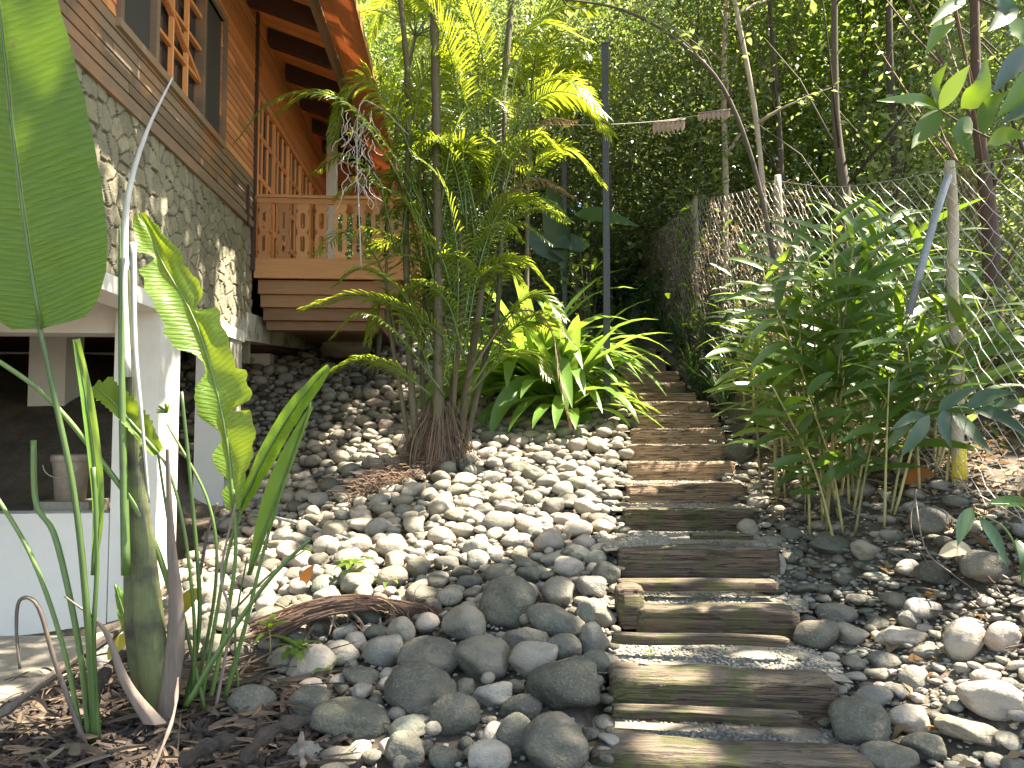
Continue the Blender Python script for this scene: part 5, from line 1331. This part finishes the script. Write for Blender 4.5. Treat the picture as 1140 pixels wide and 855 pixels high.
g = T((888-570)/830*8.0, 8.0); py = proj(*g)[1]
twigtree('thin dark leaning tree arching over the steps from the ginger clump', [(892, py, 8.0), (880, 400, 8.0), (858, 270, 7.95), (835, 170, 7.9), (800, 90, 7.9), (745, 38, 7.9), (690, 10, 8.0), (635, 0, 8.1), (590, -5, 8.2)], .034, .008, 4, subs=7)
twigtree('pale straight thin tree crossing behind the arching dark one', [(862, 400, 11.0), (852, 240, 11.0), (840, 120, 11.0), (818, 0, 11.0), (805, -80, 11)], .045, .03, 5, bark='pale_bark', subs=6)
twigtree('pale slender upright trunk beside the wire', [(808, 330, 14.0), (808, 200, 14.0), (806, 80, 14.0), (812, -60, 14.0)], .06, .045, 5, bark='pale_bark', subs=6)
# branch with big leaves reaching in from the right
bl = [([(1046, 122, 5.3), (1020, 112, 5.25), (976, 112, 5.2)], .055, 'light_leaf'), ([(1046, 122, 5.3), (1062, 95, 5.25), (1080, 72, 5.2)], .06, 'light_leaf'), ([(1046, 122, 5.3), (1030, 145, 5.25), (1015, 165, 5.2)], .075, 'ginger_leaf'),
 ([(1062, 20, 5.3), (1045, 35, 5.25), (1030, 62, 5.2)], .06, 'light_leaf'), ([(1075, 0, 5.3), (1055, 10, 5.25), (1035, 28, 5.2)], .05, 'ginger_leaf'), ([(1150, 50, 5.0), (1125, 75, 4.95), (1105, 104, 4.9)], .07, 'dark_leaf'), ([(1150, 70, 5.0), (1130, 110, 5.0), (1110, 130, 5.0)], .06, 'light_leaf'),
 ([(1070, 120, 5.3), (1090, 100, 5.25), (1098, 60, 5.2)], .09, 'ginger_leaf'), ([(1095, 150, 5.2), (1100, 120, 5.2), (1125, 100, 5.1)], .06, 'ginger_leaf'), ([(1150, 110, 5.0), (1135, 125, 5.0), (1112, 138, 5.0)], .05, 'dark_leaf'), ([(1080, 130, 5.3), (1070, 150, 5.25), (1085, 175, 5.2)], .07, 'ginger_leaf'),
 ([(1120, 20, 5.2), (1135, 35, 5.2), (1150, 60, 5.1)], .08, 'light_leaf'), ([(1110, -10, 5.2), (1120, 15, 5.2), (1100, 35, 5.1)], .08, 'dark_leaf'), ([(1046, 122, 5.3), (1040, 95, 5.25), (1055, 70, 5.2)], .05, 'ginger_leaf'), ([(1100, 160, 5.2), (1120, 150, 5.2), (1150, 155, 5.1)], .06, 'light_leaf')]
leaf_set('branch of big sunlit leaves reaching in at the upper right', W(1250, 230, 5.6), [[(1250, 230, 5.6), (1140, 170, 5.4), (1090, 148, 5.35), (1046, 122, 5.3)], [(1250, 150, 5.5), (1160, 70, 5.3), (1110, 10, 5.2), (1060, -10, 5.3)], [(1140, 170, 5.4), (1120, 100, 5.2), (1150, 40, 5.1)]], bl, 'light_leaf', 'leafy_branch', 'bark', cat='branch', sr=.014)
# broad dark leaves behind the posts
leaf_set('low banana plant with dark leaves between the two black posts', T(W(615, 300, 14.5).x, 14.5), [[(628, 330, 14.5), (622, 280, 14.5), (612, 230, 14.4)], [(628, 330, 14.5), (640, 270, 14.4), (640, 237, 14.2)]],
 [([(628, 300, 14.5), (618, 245, 14.4), (612, 195, 14.2)], .26, None), ([(640, 238, 14.0), (670, 240, 13.8), (712, 252, 13.6)], .17, 'ginger_leaf'), ([(630, 290, 14.5), (600, 270, 14.4), (590, 250, 14.3)], .25, None), ([(650, 280, 14.5), (635, 270, 14.4), (612, 275, 14.3)], .18, None)], 'dark_leaf', 'banana_plant')
strap_plant('arching plant with a bright leaf fan in front of the thin fence post', G2(835, 10.9)+Vector((0, 0, .35)), 22, .85, .045, 'ginger_leaf', group='arching plants by the fence')
strap_plant('blue green arching plant beside the thin dark tree', G2(868, 9.3)+Vector((0, 0, .3)), 22, .9, .045, 'ginger_leaf', group='arching plants by the fence')
# more fronds filling the middle of the palm clump
for k in range(46):
    bx_ = rnd.uniform(440, 560); by_ = rnd.uniform(200, 440); dd = D+rnd.uniform(-.1, .5); sg = rnd.choice((-1, 1)); ln = rnd.uniform(35, 85); hh = rnd.uniform(50, 130)
    c = [(bx_, by_, dd), (bx_+sg*ln*.25, by_-hh*.7, dd+rnd.uniform(-.2, .2)), (bx_+sg*ln*.7, by_-hh, dd+rnd.uniform(-.3, .3)), (bx_+sg*ln*1.15, by_-hh*.8, dd+rnd.uniform(-.4, .4))]
    frond(palm, c, rnd.uniform(.2, .3), n=32, hang=rnd.uniform(.4, .9), w=.013)
cane_plant('second tall dark ginger clump standing close behind the first', canes(960, 520, 7.5, [(895, 300), (940, 245), (990, 240), (1030, 270), (960, 262)]))
cane_plant('low spreading broad leaved clump under the tall gingers', canes(945, 545, 6.5, [(860, 430), (900, 440), (940, 420), (985, 440), (1030, 470), (870, 470), (1000, 410)], 35), LL=(.3, .45), start=.3)
# tangled fibre over the root cone
m = MB()
for i in range(620):
    t = rnd.uniform(0, 6.28); r = rnd.uniform(.10, .38); p = Vector((pb.x+r*math.cos(t), pb.y+.12+r*.9*math.sin(t), pb.z+max(.02, .75-r*1.9)*rnd.uniform(.4, 1.2))); pts = [p]; v = Vector((math.cos(t)*.4, math.sin(t)*.4, -1)).normalized()
    for k in range(7): v = (v+Vector((rnd.uniform(-.6, .6), rnd.uniform(-.6, .6), rnd.uniform(-.5, .2)))).normalized(); p = p+v*.05; pts.append(p.copy())
    m.tube(pts, rnd.uniform(.003, .006), 3, cap=False)
m.obj('dry_fibre', 'dead_stalk', palm)
# broad leaved shrubs breaking up the wood behind the upper fence
for lb, x, y, z0, n, sz, r, mt in (('sunlit broad leaved shrub left of the wire behind the black post', 1.6, 15.8, 2.3, 90, .24, 1.0, 'light_leaf'), ('broad leaved shrub with pale leaves under the pinkish dried strips', 3.9, 14.6, 2.0, 110, .22, 1.1, 'light_leaf'), ('hanging broad leaved creeper behind the arching dark tree', 3.4, 12.6, 2.6, 60, .2, .8, 'ginger_leaf'), ('dense bright shrub behind the nearest fence panel', 5.2, 7.2, .9, 130, .16, .7, 'light_leaf'), ('shrub with yellow green leaves beyond the second fence post', 5.0, 9.8, 1.2, 130, .18, .9, 'light_leaf')):
    g = T(x, y); p = thing('shrub', lb, 'shrub', g, 'broad leaved shrubs behind the fence'); mb = MB(); lm = MB()
    for k in range(9):
        a = rnd.uniform(0, 6.28); e = g+Vector((math.cos(a)*r*.7, math.sin(a)*r*.7, z0+rnd.uniform(-.2, .9))); mb.tube(curve_pts([g, g.lerp(e, .5)+Vector((0, 0, .2)), e], 8), list(np.linspace(.018, .004, 8)), 5)
        for q in range(n//9):
            c = g.lerp(e, rnd.uniform(.3, 1.1))+Vector((rnd.gauss(0, .22), rnd.gauss(0, .22), rnd.gauss(0, .2))); b_ = rnd.uniform(0, 6.28)
            leaf_on(lm, c, (math.cos(b_), math.sin(b_), rnd.uniform(-.7, .3)), sz*rnd.uniform(.6, 1.2), sz*.24, None, rnd.uniform(.2, .8), 5, .2, 'ovate')
    mb.obj('stem', 'bark', p); lm.obj('foliage', mt, p, True)
strap_plant('upright bright lily just left of the black pole, its tips near the pole middle', G2(634, 12.1), 30, 1.9, .10, tall=.95, droop=1.2)
# ================================================================== WOOD BEHIND THE FENCE AND THE UNSEEN CANOPY OVERHEAD
def leaf_cloud(name, C, size, mat, parent=None, flat=.5, elong=2.1, extra=None):
    """one rhombic leaf at every point of C"""
    C = np.asarray(C, float); n = len(C)
    if n == 0: return None
    nr = nrng.normal(size=(n, 3)); nr[:, 2] = np.abs(nr[:, 2])+flat; nr /= np.linalg.norm(nr, axis=1)[:, None]
    a = nrng.normal(size=(n, 3)); a -= nr*(a*nr).sum(1)[:, None]; a /= np.linalg.norm(a, axis=1)[:, None]; b = np.cross(nr, a)
    s = (size*np.clip(np.exp(nrng.normal(0, .38, n)), .4, 2.4))[:, None]; w = s/elong
    bend = nr*s*.18
    v = np.stack([C-a*s*.5-bend, C-a*s*.05+b*w*.5, C+a*s*.5-bend, C-a*s*.05-b*w*.5], 1).reshape(-1, 3)
    me = bpy.data.meshes.new(name)
    me.vertices.add(len(v)); me.vertices.foreach_set('co', (v - (np.array(parent_world(parent)) if parent is not None else 0)).ravel())
    me.loops.add(4*n); me.loops.foreach_set('vertex_index', np.arange(4*n, dtype=np.int32))
    me.polygons.add(n); me.polygons.foreach_set('loop_start', np.arange(0, 4*n, 4, dtype=np.int32)); me.polygons.foreach_set('loop_total', np.full(n, 4, np.int32))
    me.update(); me.validate(); me.materials.append(MAT[mat])
    o = bpy.data.objects.new(name, me); COL.objects.link(o)
    if parent is not None: o.parent = parent
    return o
def inframe(p, m_=20):
    if p[1] < .5: return False
    px, py = proj(*p); return -m_ < px < 1140+m_ and -m_ < py < 855+m_
def tree(label, x, y, h, cr, n, ls, bark='bark', lm='forest_leaf', low=.15, r0=.12, lean=(0, 0), filt=False, group='trees behind the fence', clumps=70):
    g = T(x, y, -.1); p = thing('tree', label, 'tree', g, group)
    tp = g+Vector((lean[0], lean[1], h*.93)); mid = g.lerp(tp, .5)+Vector((rnd.uniform(-.3, .3), rnd.uniform(-.3, .3), 0))
    pts = curve_pts([g, g.lerp(mid, .5)+Vector((rnd.uniform(-.12, .12), 0, 0)), mid, tp], 20)
    mb = MB(); mb.tube(pts, [r0*(1-.8*i/19)*(1.25 if i == 0 else 1) for i in range(20)], 9, jit=.08)
    tr = mb.obj('trunk', bark, p, True)
    C = []; cz = g.z+h*(low+1)/2; hz = h*(1-low)/2
    lb = MB()
    for k in range(clumps):
        v = Vector((rnd.gauss(0, 1), rnd.gauss(0, 1), rnd.gauss(0, 1))).normalized()*rnd.uniform(.35, 1)**.6
        zz = v.z*hz; c = Vector((g.x+lean[0]*.6+v.x*cr, g.y+lean[1]*.6+v.y*cr, cz+zz))
        i = min(19, max(2, int((c.z-g.z-.8)/h*20))); q = pts[i]
        e = q.lerp(c, .5)+Vector((0, 0, rnd.uniform(-.1, .3)))
        if k % 6 == 0: lb.tube([q, e, c], [max(.010, r0*.16), r0*.10, .004], 5)
        m_ = n//clumps; rr = rnd.uniform(.3, .62)*cr*.34+.15
        pp = nrng.normal(size=(m_, 3))*np.array((rr, rr, rr*.6))+np.array(c)
        C.append(pp)
    lb.obj('branch', bark, p, True)
    C = np.concatenate(C)
    if filt: C = np.array([c for c in C if lit(*c) < .5 or nrng.random() < .04])
    leaf_cloud('crown', C, ls, lm, p)
    return p
# near trees, each with its own crown so that the sun reaches the places it does in the photograph
near = [
 ('tree with rusty red trunk right behind the gap between the two nearest fence posts', 5.3, 8.2, 7.5, 1.7, 9000, .075, 'red_bark'),
 ('dark trunked tree behind the fence, over the tall ginger clump', 5.0, 11.0, 8.5, 1.9, 7000, .085, 'bark'),
 ('bushy tree behind the second nearest fence post', 4.9, 14.0, 8.0, 1.8, 7000, .085, 'bark'),
 ('leafy tree at the right edge behind the nearest fence panel', 7.0, 9.2, 8.5, 2.0, 9500, .075, 'bark'),
 ('slim tree behind the middle fence posts', 6.6, 12.5, 9.5, 2.1, 7000, .085, 'bark'),
]
for lb, x, y, h, cr, n, ls, bk_ in near: tree(lb, x, y, h, cr, n, ls, bk_, low=.28 if y < 10 else .2, filt=True)
far = [(4.4, 17.2, 9.5, 2.4), (7.6, 16.5, 10.5, 2.5), (10.3, 15.5, 11, 2.6), (2.6, 19.6, 9.5, 2.5), (.2, 20.0, 10, 2.5), (5.8, 20.3, 12, 2.9), (9.0, 20.8, 13, 3), (12.6, 19.8, 13, 3), (-2.4, 19.4, 9.5, 2.3), (-4.6, 22.5, 11, 2.6),
       (1.8, 24, 12, 3), (5.2, 26, 13, 3.2), (9.6, 26.5, 14, 3.3), (14.5, 25.5, 14, 3.3), (-1.8, 25, 12, 3), (-5.6, 28, 13, 3.2), (17.5, 21, 13, 3), (3.6, 31, 14, 3.6), (-1, 31, 14, 3.6), (8.5, 33, 15, 3.8), (14, 33, 15, 3.8), (20, 30, 15, 3.6), (-8, 32, 14, 3.6)]
words_ = ['just right of the wire', 'above the fence top', 'filling the upper right', 'behind the tall black post', 'behind the upper lilies', 'between the thin trees and the fence', 'above the nearest fence posts', 'at the far right', 'behind the palm crowns', 'beside the far end of the eave',
          'high above the steps', 'high behind the thin dark tree', 'high over the fence', 'high at the right', 'high behind the palm trunks', 'high beyond the roof', 'rising at the right edge', 'farthest above the steps', 'farthest behind the palms', 'farthest over the fence', 'farthest at the right', 'farthest right corner', 'farthest beyond the roof']
protos = []
for k in range(4):
    g0 = (far[k][0], far[k][1]); protos.append(tree('dense small leaved tree %s' % words_[k], far[k][0], far[k][1], far[k][2], far[k][3], 16500, .14 if k == 2 else (.115 if k % 2 else .09), ['bark', 'bark', 'bark', 'pale_bark'][k], 'light_leaf' if k in (1, 2) else 'forest_leaf', low=.05, group='trees of the wood behind the steps', clumps=95))
for k in range(4, len(far)):
    x, y, h, cr = far[k]; src = protos[k % 4]; o = src.copy(); COL.objects.link(o); o.location = T(x, y, -.1); s = h/far[k % 4][2]
    o.rotation_euler = (0, 0, rnd.uniform(0, 6.28)); o.scale = (s*1.1, s*1.1, s); o['label'] = 'dense small leaved tree %s' % words_[k]
    for ch in src.children: c = ch.copy(); COL.objects.link(c); c.parent = o
# undergrowth
def filt_pts(C, keep=.05): return np.array([c for c in C if lit(*c) < .5 or c[1] > 15 or nrng.random() < keep])
C = []
for _ in range(1100):
    y = rnd.uniform(5, 30); a = rnd.uniform(4.5, 6+y*.75) if rnd.random() < .72 else rnd.uniform(-5, 5)
    if a < 4.6 and y < 17.5: continue
    x, yy = hxy(a, y); z = float(terr(x, yy)); rr = rnd.uniform(.25, .6)
    C.append(nrng.normal(size=(110, 3))*np.array((rr, rr, rr*.75))+np.array((x, yy, z+rnd.uniform(.05, 1.8)*(1 if y > 9 else .6))))
C = np.concatenate(C); tag(leaf_cloud('undergrowth', filt_pts(C), .10, 'forest_leaf'), 'tangled green undergrowth behind the fence and the top of the steps', 'undergrowth', kind='stuff')
C = []
for _ in range(430):
    y = rnd.uniform(9.2, 22); x = np.interp(y, [6, 9.8, 14, 19, 22], [3.53, 3.51, 3.46, 3.59, 3.3])-rnd.uniform(.05, .75)
    if on_path(x-.15, y): continue
    z = float(terr(x, y)); rr = rnd.uniform(.12, .3); C.append(nrng.normal(size=(90, 3))*np.array((rr, rr, rr))+np.array((x, y, z+rnd.uniform(.05, 1.3))))
tag(leaf_cloud('shrubbery', np.array([c for c in np.concatenate(C) if lit(*c) < .5]), .12, 'dark_leaf', elong=3.5), 'dark low shrubs between the steps and the fence', 'shrubs', kind='stuff')
# dry vines on the far fence panels
m = MB(); lf = []
for i in range(520):
    y = rnd.uniform(8.8, 21); x = np.interp(y, [6, 9.8, 14, 19, 22], [3.53, 3.51, 3.46, 3.59, 3.23])-.08; z0 = float(terr(x, y)); zt = np.interp(y, [9.8, 14, 19, 22], [W(867, 200, 9.8).z, W(775, 222, 14).z, W(727, 262, 19).z, W(692, 285, 22).z])
    p = Vector((x, y, rnd.uniform(z0+.3, zt+.05))); pts = [p]; d = Vector((0, rnd.uniform(-1, 1), -.8)).normalized()
    for k in range(10): d = (d+Vector((rnd.uniform(-.15, .15), rnd.uniform(-.6, .6), rnd.uniform(-.5, .3)))).normalized(); p = p+d*.1; p.x = min(max(p.x, x-.15), x+.05); pts.append(p.copy()); lf.append(tuple(p))
    m.tube(pts, rnd.uniform(.002, .005), 3, cap=False)
vn = m.obj('dry_vines', 'dead_stalk', None); tag(vn, 'dry brown vines matted over the far fence panels', 'vines', kind='stuff')
leaf_cloud('leaves', np.array(lf)+nrng.normal(size=(len(lf), 3))*.06, .05, 'dry_leaf', vn)
# leaf litter
L_ = []
for _ in range(3800):
    y = rnd.uniform(3.2, 9); a = rnd.uniform(aR(y)+.2, 5.2) if rnd.random() < .85 else rnd.uniform(-3.5, aL(y))
    if a < 3.6 and rnd.random() < .86: continue
    x, yy = hxy(a, y); L_.append((x, yy, float(terr(x, yy))+rnd.uniform(.015, .07)))
tag(leaf_cloud('leaf_litter', L_, .085, 'dry_leaf', None, 1.5), 'dry brown fallen leaves scattered at the foot of the fence', 'leaf litter', kind='stuff')
m = MB()
for _ in range(260):
    y = rnd.uniform(4, 12); a = rnd.uniform(3.0, 4.6); x, yy = hxy(a, y); g = T(x, yy, .04); t = rnd.uniform(0, 6.28); L = rnd.uniform(.1, .45)
    m.tube([g, g+Vector((math.cos(t)*L*.5, math.sin(t)*L*.5, .03)), g+Vector((math.cos(t)*L, math.sin(t)*L, rnd.uniform(0, .1)))], rnd.uniform(.003, .007), 4)
tag(m.obj('twigs', 'dead_stalk'), 'broken twigs among the leaf litter', 'twigs', kind='stuff')

# unseen trees added to throw the dappled shade, leaves laid out by the mask
can = [('unseen shade tree added beyond the right edge, its crown over the path', 7.6, 5.5), ('unseen shade tree added behind the fence out past the right edge', 10.5, 10.0), ('unseen shade tree added behind the viewer', 4.6, -2.5)]
pts_c = [[], [], []]
for j in range(420):
    for i in range(420):
        v = mask[j, i]; kx, ky = KX0+i*KR, KY0+j*KR
        if v > .5: continue
        if v < 0:
            if not (-12 < kx < 2.2 and -6 < ky < 9.5): continue
            if mnoise.noise(Vector((kx*.9, ky*.9, 3))) > .12: continue
        for _ in range(4 if v >= 0 else 2):
            if nrng.random() > .62: continue
            z = nrng.uniform(10.2, 12.4); z = z + 0
            p = (kx+nrng.uniform(-.04, .04)+SUN.x/SUN.z*z, ky+nrng.uniform(-.04, .04)+SUN.y/SUN.z*z, z)
            if inframe(p, 10): continue
            k = min(range(3), key=lambda q: (can[q][1]-1.5-p[0])**2+(can[q][2]-p[1])**2)
            pts_c[k].append(p)
for k, (lb, x, y) in enumerate(can):
    g = T(x, y, -.1); p = thing('tree', lb, 'tree', g, 'unseen shade trees added overhead')
    A = np.array(pts_c[k]); c = A.mean(0)
    mb = MB(); top = Vector((x+(c[0]-x)*.15, y+(c[1]-y)*.15, 9.6)); pts = curve_pts([g, g.lerp(top, .5)+Vector((.2, 0, 0)), top], 14); mb.tube(pts, [.24-.12*i/13 for i in range(14)], 12, jit=.06); mb.obj('trunk', 'bark', p, True)
    lb_ = MB()
    for q in range(26):
        e = Vector(A[rnd.randrange(len(A))]); i = rnd.randrange(8, 14); s = pts[i]; mm = s.lerp(e, .5)+Vector((0, 0, .5))
        if any(lit(*w_) > .5 for w_ in (e, mm, s.lerp(mm, .6))): continue
        lb_ = MB(); lb_.tube(curve_pts([s, mm, e], 8), list(np.linspace(.07, .012, 8)), 6); lb_.obj('branch', 'bark', p, True)
    leaf_cloud('crown', A, .15, 'forest_leaf', p, 1.2, 1.7); print('canopy', k, len(A))
# the wooded hill far behind, one mass
C = []
for _ in range(1500):
    y = rnd.uniform(33, 46); x = rnd.uniform(-22, 40); z = float(terr(x, y)); rr = rnd.uniform(.5, 1.3)
    C.append(nrng.normal(size=(45, 3))*np.array((rr, rr, rr*.8))+np.array((x, y, z+rnd.uniform(0, 16))))
tag(leaf_cloud('woods', np.concatenate(C), .26, 'forest_leaf'), 'far wooded hillside closing the view between the trunks', 'woods', kind='stuff')
